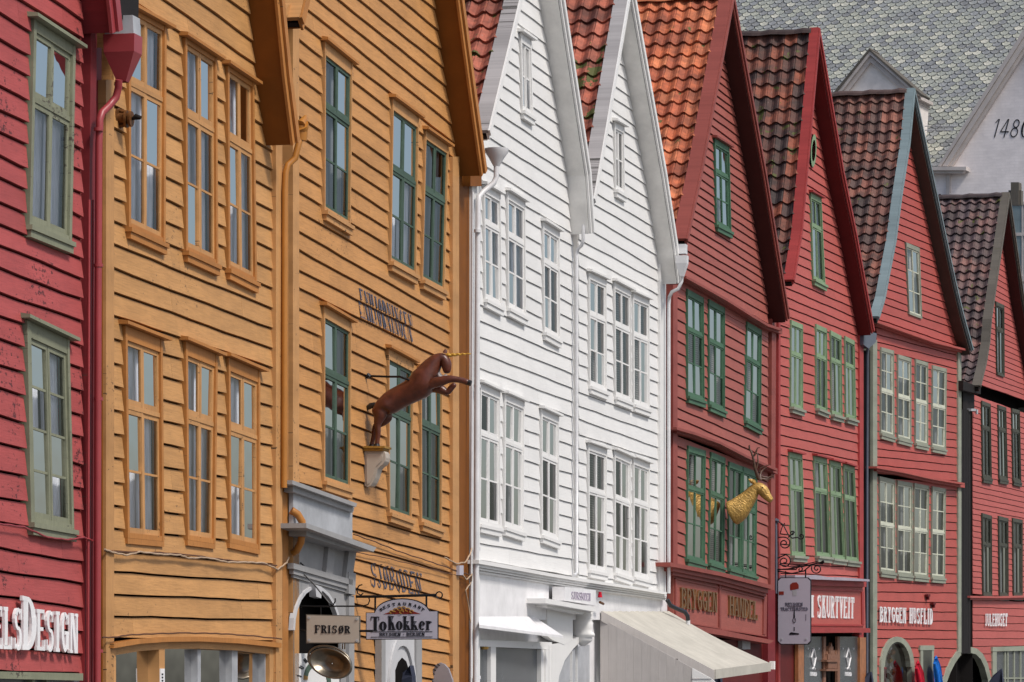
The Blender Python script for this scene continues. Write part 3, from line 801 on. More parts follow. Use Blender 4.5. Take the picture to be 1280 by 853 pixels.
window(A, A1, (121, 152), 2, 1, 1, frame='sage', head=0.10, hood=0.07, sill=0.035, curtain='curtain', cw=0.07, hood_mat='sage', cwl=0.07)
window(A, A2, None, 2, 1, 4, frame='sage', head=0.14, hood=0.065, sill=0.04, curtain='curtain', cur_top=0.0, cwl=0.1)
# shop front head board
strip(A, [(-60, 838), (20, 840), (104, 842)], 9, 0.10, -0.03, 'sage', 'shop_fascia')
mb = MB(); PA.rect(mb, -140, 104, 846, 1150, 0.0, -0.1); build(mb, 'shop_window', 'shopgrey', A.root, PA.d)
for x_ in (40, 58):
    mb = MB(); PA.rect(mb, x_, x_+4, 846, 1150, 0.05, -0.02); build(mb, 'shop_mullion', 'sage', A.root, PA.d)
# drain pipe, hopper, gutter end
mb = MB()
mb.tube([PA.P(x, y, 0.14) for x, y in [(124.5, 158), (123.6, 180), (122.6, 400), (122, 640), (121, 1100)]], 0.034, 12)
mb.tube([PA.P(x, y, o) for x, y, o in [(148.5, 100, .26), (148, 110, .25), (145, 122, .22), (136, 133, .18), (127.5, 141, .15), (124.6, 150, .14), (124.5, 162, .14)]], 0.036, 12)
for y in (160, 330, 497, 812): mb.tube([PA.P(123, y, 0.14), PA.P(123, y+4, 0.14)], 0.044, 12)
build(mb, 'downpipe', 'red_pipe', A.root, PA.d, smooth=True)
mb = MB(); mb.tube([PA.P(111.5, 250, 0.08), PA.P(110.5, 600, 0.08), PA.P(109.5, 1100, 0.08)], 0.013, 8)
mb.tube([PA.P(116.5, 250, 0.07), PA.P(115.5, 600, 0.07), PA.P(114.5, 1100, 0.07)], 0.010, 8)
build(mb, 'conduit', 'red_pipe', A.root, PA.d, smooth=True)
def hopper(h, cx, y0, y1, w0, w1, o, dpt, mat, ytop=None, name='hopper'):
    mb = MB(); pl = h.pl; c0 = pl.tz(cx, y0, o); rows = []
    lam = (pl.W(*c0, o)).y; m = lam/F
    zt = c0[1]; zb = zt-(y1-y0)*m
    def ring(z, wx, wy): return [pl.W(c0[0]+a*wy/2, z, o+b*wx/2) for a, b in ((-1, -1), (-1, 1), (1, 1), (1, -1))]
    rows = [ring(zt, w0*0.96, dpt*0.96), ring(zt, w0, dpt), ring(zt-(zt-zb)*0.38, w0*0.97, dpt*0.97), ring(zb, w1, w1)]
    mb.grid(rows, 0.5, True); mb.face(rows[0])
    if ytop is not None:
        ztt = zt+(y0-ytop)*m
        mb2 = MB(); r2 = [ring(zt, w0*0.93, dpt*0.9), ring(ztt, w0*0.86, dpt*0.9)]; mb2.grid(r2, 0.5, True); mb2.face(r2[1])
        return build(mb, name, mat, h.root, pl.d), build(mb2, 'lead_band', 'zinc', h.root, pl.d)
    return build(mb, name, mat, h.root, pl.d), None
hopper(A, 153.5, 45, 103, 0.31, 0.09, 0.26, 0.24, 'red_pipe', 22)
mb = MB(); PA.slab(mb, [(146, -20), (174, -20), (173, 24), (150, 24)], 0.30, 0.14); build(mb, 'gutter_end', 'black', A.root, PA.d)

# ================================================================ B: ochre house, all ochre windows
LB = [-46, -16, 15, 44, 73, 102, 130, 158.9, 187.8, 217.5, 246.5, 274.7, 304, 334.2, 363.7, 393.5, 422.2, 452.7, 482.2, 511.2, 540.9, 571.2, 601.4, 631.2, 660, 687.5, 713.7, 742, 769.4, 797]
RB = [93, 114, 135.6, 161.3, 186.5, 210.5, 235.7, 260.9, 285.6, 310.3, 334.7, 359.2, 383.9, 409, 434.5, 457.7, 482, 506.9, 532.9, 556, 582, 606, 631, 655.5, 680, 704.4, 727.4, 750, 774.4, 800]
secB = [(142.6, -78-i*32, 0.74+0.012*i) for i in range(17, -1, -1)]+LN(142.6, LB, 339, RB)
B1u = (161.5, 8, 208.5, 34, 207, 305, 161.5, 284); B2u = (232, 47, 271.5, 73, 273, 332, 233, 313.5); B3u = (285, 82, 318, 104, 321.5, 354, 286, 336)
B1l = (157, 407, 203.5, 425, 205.5, 677, 160, 672.5); B2l = (232.5, 427, 272.5, 444, 269.5, 680, 235, 675); B3l = (286, 447, 325.5, 464, 325.5, 687, 287.5, 678.5)
mB = dict(wall='ochre', soffit='ochre_dark', barge='ochre_trim', cap='ochre_light')
B = house('ochre house with six ochre framed windows, between the crimson house and the unicorn house', PB, 142.6, 344.5, mB, [secB],
          [quadof(q) for q in (B1u, B2u, B3u, B1l, B2l, B3l)]+[[(143, 800), (346, 802), (346, 1150), (143, 1150)]],
          dict(L=[(289, -555), (178, -60)], R=[(289, -555), (352, 0), (361, 92), (371.5, 176)]), ov=0.34, joint=0.07, capw=0.22, barge=0.17, bout=0.032, gap=0.019)
corner(B, 132.5, 142.6, 100, 1100, 'ochre_light', 0.06)
corner(B, 127.5, 132.3, 150, 1100, 'ochre_dark', 0.03)  # dark strip: shade on the corner's left side put into the paint
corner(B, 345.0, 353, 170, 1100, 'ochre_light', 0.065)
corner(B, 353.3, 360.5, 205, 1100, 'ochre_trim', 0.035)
corner(B, 360.8, 366, 205, 1100, 'ochre_dark', 0.0)  # dark strip stands for the shaded side of the next corner
kw = dict(frame='ochre_trim', sash='ochre_light', hood=0.06, cw=0.06)
window(B, B1u, (101, 127), 2, 1, 2, sill=0.035, **kw)
window(B, B2u, (141, 165), 2, 1, 2, sill=0.035, **kw)
window(B, B3u, (171, 191), 2, 1, 2, sill=0.035, **kw)
window(B, B1l, (508, 519), 2, 1, 2, head=0.13, apron=0.055, **kw)
window(B, B2l, (519, 532), 2, 1, 2, head=0.13, apron=0.055, **kw)
window(B, B3l, (535, 547), 2, 1, 2, head=0.13, apron=0.055, **kw)
# arched shop head and shop window
arch = [(142.5, 804.5), (175, 799), (210, 796.5), (250, 796), (300, 798.5), (352, 804)]
strip(B, arch, 6, 0.10, -0.03, 'ochre_trim', 'shop_cornice')
strip(B, [(142.5, 810.5), (175, 805), (210, 802.5), (250, 802), (300, 804.5), (347, 810)], 9, 0.04, -0.03, 'ochre', 'shop_fascia')
for x0, x1 in ((142.6, 145), (199, 206), (337, 341.5), (342, 346.5)):
    mb = MB(); PB.rect(mb, x0, x1, 812, 1150, 0.045, -0.12); build(mb, 'shop_post', 'ochre_light', B.root, PB.d)
for x0, x1 in ((247, 251), (290, 297), (331, 337)):
    mb = MB(); PB.rect(mb, x0, x1, 812, 1150, 0.0, -0.1); build(mb, 'shop_mullion', 'zinc', B.root, PB.d)
mb = MB(); mb.face([PB.P(x, y, -0.07) for x, y in ((143, 811), (340, 811), (340, 1150), (143, 1150))]); build(mb, 'glass', 'glass', B.root, PB.d)
for x0, x1 in ((206, 242), (297, 331), (147, 165)):
    mb = MB(); mb.grid([[PB.P(x0+(x1-x0)*i/16, y, -0.2+0.02*math.sin(i*1.3)) for i in range(17)] for y in (815, 1100)])
    build(mb, 'shop_curtain', 'curtain_grey', B.root, PB.d, smooth=True, nocalc=True)
mb = MB(); mb.tube([PB.P(x, y, -0.15) for x, y in ((281, 826), (276, 828), (275, 834), (272, 840), (268, 842))], 0.012, 8); mb.tube([PB.P(276, 836, -0.15), PB.P(270, 843, -0.15)], [0.02, 0.045], 10)
build(mb, 'spot_lamp', 'lamp', B.root, PB.d, smooth=True)
mb = MB(); PB.rect(mb, 200.5, 206, 836, 858, 0.055, 0.046); o = build(mb, 'number_plate', 'white_gloss', B.root, PB.d)
mb = MB()
for y in (842, 846, 850): PB.rect(mb, 202.2, 204.2, y, y+2.2, 0.057, 0.055)
build(mb, 'digits', 'ink', o, PB.d)
# hopper and pipe between the two ochre houses
mb = MB()
mb.tube([PB.P(376, 158, 0.22), PB.P(376, 176, 0.22)], [0.085, 0.07], 12); mb.tube([PB.P(375, 156, 0.22), PB.P(376, 160, 0.22)], 0.095, 12)
mb.tube([PB.P(x, y, o_) for x, y, o_ in ((375, 174, .22), (371, 188, .2), (369, 198, .18), (360, 206, .12), (357, 216, .1), (356, 240, .1), (355.5, 420, .1), (355, 610, .1))], 0.036, 10)
mb.tube([PB.P(376, 156, 0.24), PB.P(380, 150, 0.25), PB.P(382, 146, 0.25)], [0.05, 0.04, 0.02], 8)
build(mb, 'downpipe', 'ochre_pipe', B.root, PB.d, smooth=True)
mb = MB(); mb.tube([PB.P(x, y, o_) for x, y, o_ in ((364, 638, .08), (372, 643, .14), (377.5, 652, .18), (378, 665, .18), (376, 678, .16), (371, 688, .1), (366, 691, .05))], 0.042, 12)
build(mb, 'pipe_elbow', 'ochre_pipe', B.root, PB.d, smooth=True)

# ================================================================ C: ochre house with green sashes
LC = [-148, -126, -105, -84, -62, -41, -20.6, 2, 26, 48.6, 72.5, 96.2, 120.4, 144.1, 168, 192.7, 215.5, 238.9, 262.9, 288.6, 311.5, 336.7, 359.4, 384.6, 407.7, 431, 454.4, 479.6, 504.3, 529.8, 553.5, 577.9, 602, 624, 645, 661, 677, 694, 714, 736, 757, 778, 800, 821, 841, 862]
RC = [10, 32, 55, 76, 96.5, 116.5, 138, 159, 180, 199.5, 219, 239, 259, 279.7, 298.6, 318.8, 338.5, 357.3, 378.8, 401.4, 420.3, 437.6, 456.5, 478, 498, 519.4, 538, 560, 581, 600, 619, 639, 658.7, 679.5, 698.7, 717.4, 735, 752.4, 770, 787, 802.5, 818.6, 836, 853, 870, 888]
secC = [(374, -148-i*22, 0.82+0.01*i) for i in range(22, 0, -1)]+LN(374, LC, 570.5, RC)+[(374, 884+22*i, 0.1-0.02*i) for i in range(10)]
C1u = (406.5, 52, 441, 80, 438.5, 283, 406, 263); C2u = (491.5, 123, 524, 147, 520.5, 345, 488.5, 327); C3u = (532.5, 163, 561, 183, 556, 365, 528, 350)
C1l = (405.5, 383, 439.5, 403, 438.5, 612, 405.5, 601); C2l = (486, 436, 517.5, 453, 515, 651, 487, 641); C3l = (526.5, 461, 553.5, 475, 552.5, 662, 527, 652.5)
mC = dict(wall='ochre_b', soffit='ochre_dark', barge='ochre_trim', cap='ochre_light')
CH = house('ochre house with green sashes and painted lettering, the unicorn on its front', PC, 374, 571.5, mC, [secC],
           [quadof(q) for q in (C1u, C2u, C3u, C1l, C2l, C3l)]+[[(366.5, 728), (430, 736), (430, 1120), (366.5, 1120)], [(493, 826), (512, 826), (512, 1120), (493, 1120)]],
           dict(L=[(503, -540), (375, 24)], R=[(503, -540), (577, 0), (592, 112), (606, 214)]), ov=0.33, joint=0.09, capw=0.22, barge=0.17, bout=0.032, gap=0.018)
corner(CH, 366.2, 374, 28, 1100, 'ochre_light', 0.06)
corner(CH, 566, 574, 196, 1100, 'ochre_light', 0.065, o0=-0.1)
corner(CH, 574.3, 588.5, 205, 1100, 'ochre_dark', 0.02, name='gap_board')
mb = MB(); PC.slab(mb, [(588, 204), (602, 206), (602, 233), (588, 233)], 0.12, -0.1); build(mb, 'eave_block', 'ochre_dark', CH.root, PC.d)
mb = MB(); PC.slab(mb, [(355, 14), (372, -6), (372, 6), (357, 22)], 0.2, 0.0); PC.slab(mb, [(369, -14), (375, -14), (374, 30), (371, 30)], 0.24, 0.19); build(mb, 'eave_bracket', 'ochre_light', CH.root, PC.d)
kw = dict(frame='ochre_light', sash='green_dark', hood=0.055, cw=0.035, cwl=0.035, sw=0.036, hood_mat='ochre_trim', sill_mat='ochre_light', hood_over=0.07)
window(CH, C1u, (134, 153), 2, 1, 2, head=0.14, sill=0.045, curtain='curtain_grey', **kw)
window(CH, C2u, (212, 227), 2, 1, 2, head=0.13, sill=0.045, curtain='curtain', **kw)
window(CH, C3u, (237, 251), 2, 1, 2, head=0.10, sill=0.045, curtain='curtain_grey', **kw)
window(CH, C1l, (464, 480), 2, 1, 2, head=0.12, sill=0.04, curtain='curtain_grey', **kw)
window(CH, C2l, (512, 524), 2, 1, 2, head=0.12, sill=0.04, curtain='curtain_grey', **kw)
window(CH, C3l, (529.5, 539), 2, 1, 2, head=0.10, sill=0.04, curtain='curtain_grey', **kw)
painted_text(CH, 'painted_lettering', 'ENHJØRNINGEN', [(450, 360), (515, 394), (515, 428), (450, 397)], 'blue_ink', k=0.2, h=0.05, gap=0.2)
painted_text(CH, 'painted_lettering', 'SJØBODEN', [(464.5, 703), (526, 717), (526, 744), (464.5, 733)], 'blue_ink', k=0.15, h=0.07, gap=0.2)
PCm = PC
# grey doorway with hood
dr = Group('doorway', CH.root)
mb = MB(); PC.slab(mb, [(366.5, 615), (440.5, 640), (440.5, 676), (366.5, 660)], 0.10, 0.05); build(mb, 'hood_panel', 'zinc', dr, PC.d)
mb = MB(); PC.slab(mb, [(365.5, 600.5), (446.5, 629.5), (445, 634), (365.5, 605.5)], 0.20, 0.05); PC.slab(mb, [(366, 605.8), (443, 633.8), (441.5, 641), (366, 614.8)], 0.15, 0.05); build(mb, 'upper_cornice', 'grey_stone', dr, PC.d)
mb = MB(); PC.slab(mb, [(383, 654), (470.5, 684.5), (467, 690), (383, 660)], 0.36, 0.06); PC.slab(mb, [(383, 660.5), (464, 690), (440, 688), (383, 670)], 0.26, 0.06); build(mb, 'lower_cornice', 'grey_stone', dr, PC.d)
mb = MB()
PC.slab(mb, [(366.5, 664), (441, 684), (441, 733), (366.5, 712)], 0.06, 0.05)
# spandrel wall around the arch
cxA, wA = 397.0, 29.0
def ar(a): 
    t = math.radians(a); return (cxA+wA*math.cos(t), 792-57*math.sin(t) + (math.cos(t))*4)
for i in range(12):
    a0, a1 = 180-i*15, 165-i*15; p, q_ = ar(a0), ar(a1)
    PC.slab(mb, [(p[0], 705+ (p[0]-366)*0.27), (q_[0], 705+(q_[0]-366)*0.27), (q_[0], q_[1]), (p[0], p[1])], 0.06, 0.05-0.02)
PC.slab(mb, [(366.5, 705), (368, 705), (368, 1100), (366.5, 1100)], 0.06, 0.03)
PC.slab(mb, [(426, 723), (441, 727), (441, 1100), (426, 1100)], 0.06, 0.03)
build(mb, 'surround', 'grey_stone', dr, PC.d)
mb = MB()
for i in range(12):
    a0, a1 = 180-i*15, 165-i*15; p, q_ = ar(a0), ar(a1)
    f = lambda pt, k: (cxA+(pt[0]-cxA)*k, 792+(pt[1]-792)*(k if k < 1 else 1+(k-1)*0.8))
    PC.slab(mb, [f(p, 1.05), f(q_, 1.05), f(q_, 0.97), f(p, 0.97)], 0.085, 0.03)
PC.slab(mb, [(394, 731), (403, 734), (401.5, 748), (395.5, 746)], 0.13, 0.05)
build(mb, 'arch_moulding', 'stone_light', dr, PC.d)
mb = MB()
for yy, hh, oo in ((704, 7, 0.12), (711.5, 6, 0.10), (718, 4, 0.08)):
    PC.slab(mb, [(367, yy), (441, yy+21), (441, yy+21+hh), (367, yy+hh)], oo, 0.05)
PC.slab(mb, [(436, 715), (445, 717), (444, 744), (436, 742)], 0.12, 0.05)
build(mb, 'entablature', 'grey_stone', dr, PC.d)
mb = MB()
for x0, x1, y0, y1 in ((409, 416, 672, 726), (434, 441, 684, 728)):
    PC.slab(mb, [(x0+3, y0), (x1+5, y0+3), (x1-1, y1), (x0-2, y1-2)], 0.11, 0.05)
PC.rect(mb, 436.5, 443, 745, 1100, 0.10, 0.03)
build(mb, 'bracket', 'grey_stone', dr, PC.d)
mb = MB(); PC.rect(mb, 367, 440, 728, 1150, -0.22, -0.24); build(mb, 'dark_opening', 'interior', dr, PC.d)
# second, pointed doorway
d2 = Group('pointed_doorway', CH.root)
mb = MB(); PC.rect(mb, 482, 527, 795, 1150, 0.07, 0.03); build(mb, 'surround', 'stone_light', d2, PC.d)
mb = MB(); PC.rect(mb, 477, 482, 795, 1150, 0.11, 0.03); PC.rect(mb, 520.5, 527.5, 795, 1150, 0.095, 0.072); build(mb, 'jamb', 'grey_stone', d2, PC.d)
def pointed(pl, mb, cx, w_, ytop, ybase, o1, o0, k0, k1, n=9):
    """ring of a pointed arch between scales k0 and k1"""
    pts = []
    for s_ in (-1, 1):
        pr = None
        for i in range(n+1):
            u = i/n; x_ = w_*math.cos(u*math.pi/2)**0.8*s_; y_ = (ybase-ytop)*math.sin(u*math.pi/2)**1.15
            p = [(cx+x_*k, ybase-y_*k-(k-1)*6) for k in (k0, k1)]
            if pr: pl.slab(mb, [pr[0], p[0], p[1], pr[1]], o1, o0)
            pr = p
mb = MB(); pointed(PC, mb, 504, 15, 806, 870, 0.10, 0.072, 1.15, 0.98); build(mb, 'arch_moulding', 'stone_light', d2, PC.d)
mb = MB()
PC.slab(mb, [(495, 1150), (495, 838), (498.5, 828), (503, 822.5), (508, 827), (512, 840), (512, 1150)], 0.08, 0.071); build(mb, 'dark_opening', 'interior', d2, PC.d)  # near-black slab on the surround, the opening's shade put into colour
# ================================================================ D, E: the twin white houses
LD = [-105, -86, -66, -46, -26, -6, 14, 31.6, 50.4, 68.3, 87.5, 106, 125, 144.5, 164, 184, 203, 224, 243, 262, 281, 300, 319, 339, 359, 380.9, 400.3, 420.4, 440, 459.7, 479, 498, 518, 538, 559.8, 578.7, 597.6, 616.5, 635.4, 658.7, 678.7, 700]
RD = [-8, 10, 28, 45, 62, 80, 98, 116, 133, 152.8, 168.5, 186.9, 204.8, 221.9, 239, 258.6, 276.5, 292, 308, 328, 346, 365, 381.4, 400.3, 416.7, 432.5, 450.2, 467.8, 485.5, 503, 521.3, 540.2, 557.3, 575, 592.6, 611.5, 629, 647.5, 664.5, 681.2, 699.4, 720]
D1u = (605.5, 231, 626, 243, 628, 385, 607, 374); D2u = (635, 239, 657, 253, 658, 397, 636, 385); D3u = (679.5, 277, 700, 290, 700.5, 426, 681, 415)
D1l = (601.5, 479, 625.5, 490, 626, 661, 600, 655); D2l = (632, 492, 656, 502.5, 655, 667, 631, 659); D3l = (677.5, 511, 699, 521, 699, 677, 678, 669)
Dg = (651.5, 41, 664.5, 50, 667, 147, 653.5, 138)
mD = dict(wall='white', soffit='white_soffit', barge='white_trim', cap='weathered', ridge='tile_worn', side='white')
D = house('left of the two white gabled houses, against the ochre unicorn house', PD, 600, 718, mD,
          [LN(600.3, [-66-19*i for i in range(10, 2, -1)], 717.5, [28-18*i for i in range(10, 2, -1)])+LN(600.3, LD, 717.5, RD)],
          [quadof(q) for q in (D1u, D2u, D3u, D1l, D2l, D3l, Dg)],
          dict(L=[(683.4, -154), (648, 5), (610, 165)], R=[(683.4, -154), (703.6, 0), (736.4, 215), (741.5, 290)]), ov=0.31, joint=0.12, capw=0.2, barge=0.13, gap=0.009, bout=0.028, tmat='tile_worn')
corner(D, 590, 600, 232, 1100, 'white_trim', 0.055)
kw = dict(frame='white_trim', hood=0.055, cw=0.04, head=0.10, sill=0.035, sw=0.035, mt=0.022, hood_over=0.05)
for q_, t_, c_ in ((D1u, (278, 288), 'curtain'), (D2u, (293, 306), 'curtain'), (D3u, (326, 337), 'curtain_grey'), (D1l, (541, 551), None), (D2l, (552, 561), 'curtain_grey'), (D3l, (569, 577), None)):
    window(D, q_, t_, 2, 1, 2, curtain=c_, **kw)
window(D, Dg, None, 2, 1, 2, frame='white_trim', hood=0.06, cw=0.05, head=0.12, sill=0.04, sw=0.03, curtain='curtain')

LE = [14, 30, 45.6, 61.4, 78, 94.3, 110.6, 127, 144, 160, 177, 194.6, 211, 230, 245, 263, 280, 300, 316, 333.5, 350, 368, 386.4, 402.8, 421.7, 438.8, 456, 473.4, 490.5, 508.1, 524.5, 543.4, 561, 578.2, 595, 614, 631.7, 648.7, 667, 684.5, 702, 719, 737]
RE = [82, 97, 112, 128, 145.4, 161, 178, 193, 210, 226.6, 242, 256, 271, 287.6, 303, 321, 338.5, 352.4, 368.8, 386.4, 401.5, 416.7, 432.5, 447.6, 462.8, 479, 495.5, 510.7, 527, 542.7, 559.8, 575, 591, 607, 622.8, 638, 655, 670, 686, 701, 716, 731, 747]
E1u = (737, 340, 758.5, 350, 759, 491, 738, 482.5); E2u = (768.5, 352, 789, 363, 790, 504, 770, 496); E3u = (792, 366, 812, 375, 812.5, 512.5, 793, 505.5)
E1l = (736, 554, 759, 562, 758.5, 717, 737, 712.5); E2l = (769, 563, 789, 572, 789.5, 723, 769.5, 716); E3l = (792.5, 572, 812.5, 580, 812.5, 726, 793, 721)
Eg = (769, 152, 780.5, 158.5, 781.5, 244, 770, 237)
E = house('right of the two white gabled houses, against the brick red house', PE, 724.5, 825, mD,
          [[(726.3, 14-16*i, 0.72) for i in range(4, 0, -1)]+LN(726.3, LE, 824.6, RE)],
          [quadof(q) for q in (E1u, E2u, E3u, E1l, E2l, E3l, Eg)],
          dict(L=[(788.6, -25), (784, 2.5), (747.7, 215), (741.5, 250)], R=[(788.6, -25), (793, 0), (831, 215), (845, 305), (850, 350)]), ov=0.31, joint=0.12, capw=0.2, barge=0.13, gap=0.009, bout=0.028, tmat='tile_worn')
corner(E, 825.3, 832.5, 330, 745, 'white_trim', 0.06)
kw['hood_over'] = 0.07
for q_, t_, c_ in ((E1u, (393, 400), 'lace'), (E2u, (405, 414), 'lace'), (E3u, (418, 426), 'lace'), (E1l, (611.5, 620), 'lace'), (E2l, (621.6, 630), None), (E3l, (626.6, 633), 'curtain_grey')):
    window(E, q_, t_, 2, 1, 2, curtain=c_, **kw)
window(E, Eg, None, 2, 1, 2, frame='white_trim', hood=0.06, cw=0.045, head=0.10, sill=0.04, sw=0.03, curtain='curtain_grey')
# pipes
mb = MB(); mb.tube([PD.P(x, y, o_) for x, y, o_ in ((620.5, 203, .3), (620.3, 222, .3), (617, 229, .27), (604, 240, .16), (598.5, 246, .12), (597.5, 256, .12), (596.5, 420, .12), (595.5, 640, .12), (593.5, 1100, .12))], 0.036, 12)
for y in (287, 481, 684, 845): mb.tube([PD.P(596.6, y, .12), PD.P(596.6, y+4, .12)], 0.045, 12)
build(mb, 'downpipe', 'white_pipe', D.root, PD.d, smooth=True)
mb = MB(); mb.tube([PD.P(620.8, 186, .3), PD.P(620.8, 191, .3), PD.P(620.6, 197, .3), PD.P(620.5, 208, .3)], [0.155, 0.15, 0.105, 0.04], 16); build(mb, 'hopper', 'white_pipe', D.root, PD.d, smooth=True)
mb = MB(); mb.tube([PD.P(590.8, 240, .1), PD.P(589.5, 600, .1), PD.P(588, 1100, .1)], 0.014, 8); build(mb, 'conduit', 'white_pipe', D.root, PD.d, smooth=True)
mb = MB(); mb.tube([PD.P(x, y, o_) for x, y, o_ in ((729, 281, .2), (729, 300, .2), (727, 307, .17), (721.8, 312, .1), (720.8, 320, .09), (720.8, 520, .09), (720.8, 716, .09), (717.5, 720, .1))], 0.026, 10)
build(mb, 'downpipe', 'white_pipe', E.root, PD.d, smooth=True)
mb = MB(); mb.tube([PE.P(x, y, o_) for x, y, o_ in ((853, 335, .42), (852, 352, .4), (848, 361, .36), (840, 365, .24), (836.8, 371, .15), (836, 380, .14), (836, 560, .14), (836, 742, .14))], 0.028, 10)
build(mb, 'downpipe', 'white_pipe', E.root, PE.d, smooth=True)
hopper(E, 852, 306, 318, 0.16, 0.16, 0.37, 0.16, 'white_pipe', name='gutter_box'); hopper(E, 852.5, 320, 346, 0.18, 0.06, 0.42, 0.16, 'white_pipe')
mb = MB(); mb.tube([PE.P(x, y, o_) for x, y, o_ in ((834, 750, .12), (838, 757, .16), (846, 761, .24), (856, 765, .34), (859.5, 770, .38), (860, 776, .38))], 0.035, 10); build(mb, 'elbow_pipe', 'blackpipe', E.root, PE.d, smooth=True)
mb = MB(); mb.tube([PE.P(860, 775, .38), PE.P(860, 781, .38)], 0.036, 10); build(mb, 'downpipe', 'white_pipe', E.root, PE.d)
# shared shop cornice under both white houses
co = D.root
top = [(598.5, 700), (640, 707.5), (690, 717), (750, 727), (790, 733), (833.5, 740.5)]
mb = MB()
for f0, f1, oo in ((0, .30, .17), (.36, .56, .13), (.63, .78, .10), (.86, 1.0, .07)):
    for i, ((xa, ya), (xb, yb)) in enumerate(zip(top, top[1:])):
        ha, hb_ = 16-i*1.2, 16-(i+1)*1.2
        PD.slab(mb, [(xa, ya+ha*f0), (xb, yb+hb_*f0), (xb, yb+hb_*f1), (xa, ya+ha*f1)], oo, -0.02)
build(mb, 'cornice_moulding', 'white_trim', co, PD.d)
# white shop front wall
sf = Group('shop_front', D.root)
mb = MB(); PD.slab(mb, [(598, 716), (686, 731), (686, 775), (598, 775)], 0.03, -0.05); PD.rect(mb, 598, 834, 775, 1150, -0.1, -0.14)
PD.slab(mb, [(686, 731), (834, 751), (834, 775), (686, 775)], 0.0, -0.05)
build(mb, 'fascia', 'white_gloss', sf, PD.d)
mb = MB()
PD.slab(mb, [(598, 800), (690, 803), (690, 812), (598, 808)], 0.03, -0.10); PD.slab(mb, [(598, 812), (598.6, 812), (598.6, 1150), (598, 1150)], 0.03, -0.1)
PD.rect(mb, 613.5, 620, 808, 1150, 0.02, -0.08); PD.rect(mb, 676.5, 681, 812, 1150, 0.03, -0.08); PD.rect(mb, 682, 686, 812, 1150, 0.05, -0.08); PD.rect(mb, 686.5, 690, 806, 1150, 0.035, -0.08)
build(mb, 'window_frame', 'white_trim', sf, PD.d)
mb = MB(); PD.rect(mb, 598, 677, 808, 1150, -0.03, -0.04); build(mb, 'dark_pane', 'shopgrey', sf, PD.d)
mb = MB(); mb.tube([PD.P(605.5, 809, 0.0), PD.P(605.5, 812, 0.0)], [0.06, 0.05], 14); build(mb, 'ceiling_lamp', 'gold', sf, PD.d)
cn = MB()
pp = [PD.P(x, y, o_) for x, y, o_ in ((598, 771, .05), (668, 771, .05), (704, 795, .30), (599, 781, .22), (598, 775, .05), (668, 775, .05), (704, 798, .30), (599, 785, .22))]
cn.v = [tuple(p) for p in pp]; cn.f = [(0, 1, 2, 3), (7, 6, 5, 4), (0, 3, 7, 4), (3, 2, 6, 7), (2, 1, 5, 6), (1, 0, 4, 5)]; cn.r = [.5]*6
build(cn, 'sloping_canopy', 'white_gloss', sf, PD.d)
# arch pilaster with carved head
ap = Group('arch_pier', E.root)
mb = MB()
PD.slab(mb, [(690, 806), (716, 800), (726, 795), (727, 800), (716, 812), (706, 826), (699, 845), (696, 870), (696, 1150), (690, 1150)], 0.04, -0.09)
PD.slab(mb, [(684, 755), (716, 760), (716, 800), (705, 806), (690, 800), (684, 795)], 0.045, -0.04)
build(mb, 'pier_body', 'white_trim', ap, PD.d)
mb = MB(); PD.slab(mb, [(697, 852), (701, 838), (707, 825), (716, 812), (728, 806), (737, 806), (737, 1150), (697, 1150)], -0.03, -0.09); build(mb, 'passage_shadow', 'zinc', ap, PD.d)
mb = MB(); PD.slab(mb, [(682, 748), (742, 759), (746, 762), (744, 765), (682, 754)], 0.30, 0.0); PD.slab(mb, [(684, 754.5), (736, 763.8), (728, 768), (684, 759)], 0.20, 0.0); build(mb, 'shelf', 'white_trim', ap, PD.d)
# console head: lathe-like faceted form with crown, brow, nose and chin
PHd = Plane((PD.P(722, 790, 0).x, PD.P(722, 790, 0).y), math.degrees(math.atan2(PD.n.y, PD.n.x)))
mb = MB(); rows = []
prof = [(764, 11.5, 0), (769, 12.5, 0), (772, 11, 0), (774, 12.5, 0), (776, 11, 0), (779, 12.5, 0), (782, 11.5, 1), (786, 11.5, 1.6), (789, 10.8, 1), (792, 11.5, 4.2), (795, 11.5, 5.2), (797, 10, 1.5), (799, 10, 3), (802, 9, 3), (805, 6, 0.5), (808, 3, 0)]
for y, r_, nose in prof:
    ring = []
    for j in range(20):
        a = 2*math.pi*j/20; e = max(0, math.cos(a-0.35))**8*nose
        px_ = 729+(r_+e)*math.cos(a); ring.append(PHd.P(px_, y, 0) + Vector((PD.d.x, PD.d.y, 0))*(-math.sin(a)*(r_+e)*0.0105))
    rows.append(ring)
mb.grid(rows, .5, True); mb.face(rows[0]); mb.face(rows[-1])
for j in range(7):
    a = math.pi*(j/6); px_ = 729+11*math.cos(a)
    b = PHd.P(px_, 766, 0)+Vector((PD.d.x, PD.d.y, 0))*(-math.sin(a)*0.11)
    mb.tube([b, b+Vector((0, 0, 0.07))], [0.022, 0.006], 6)
build(mb, 'carved_head', 'white_trim', ap, PD.d, smooth=True)
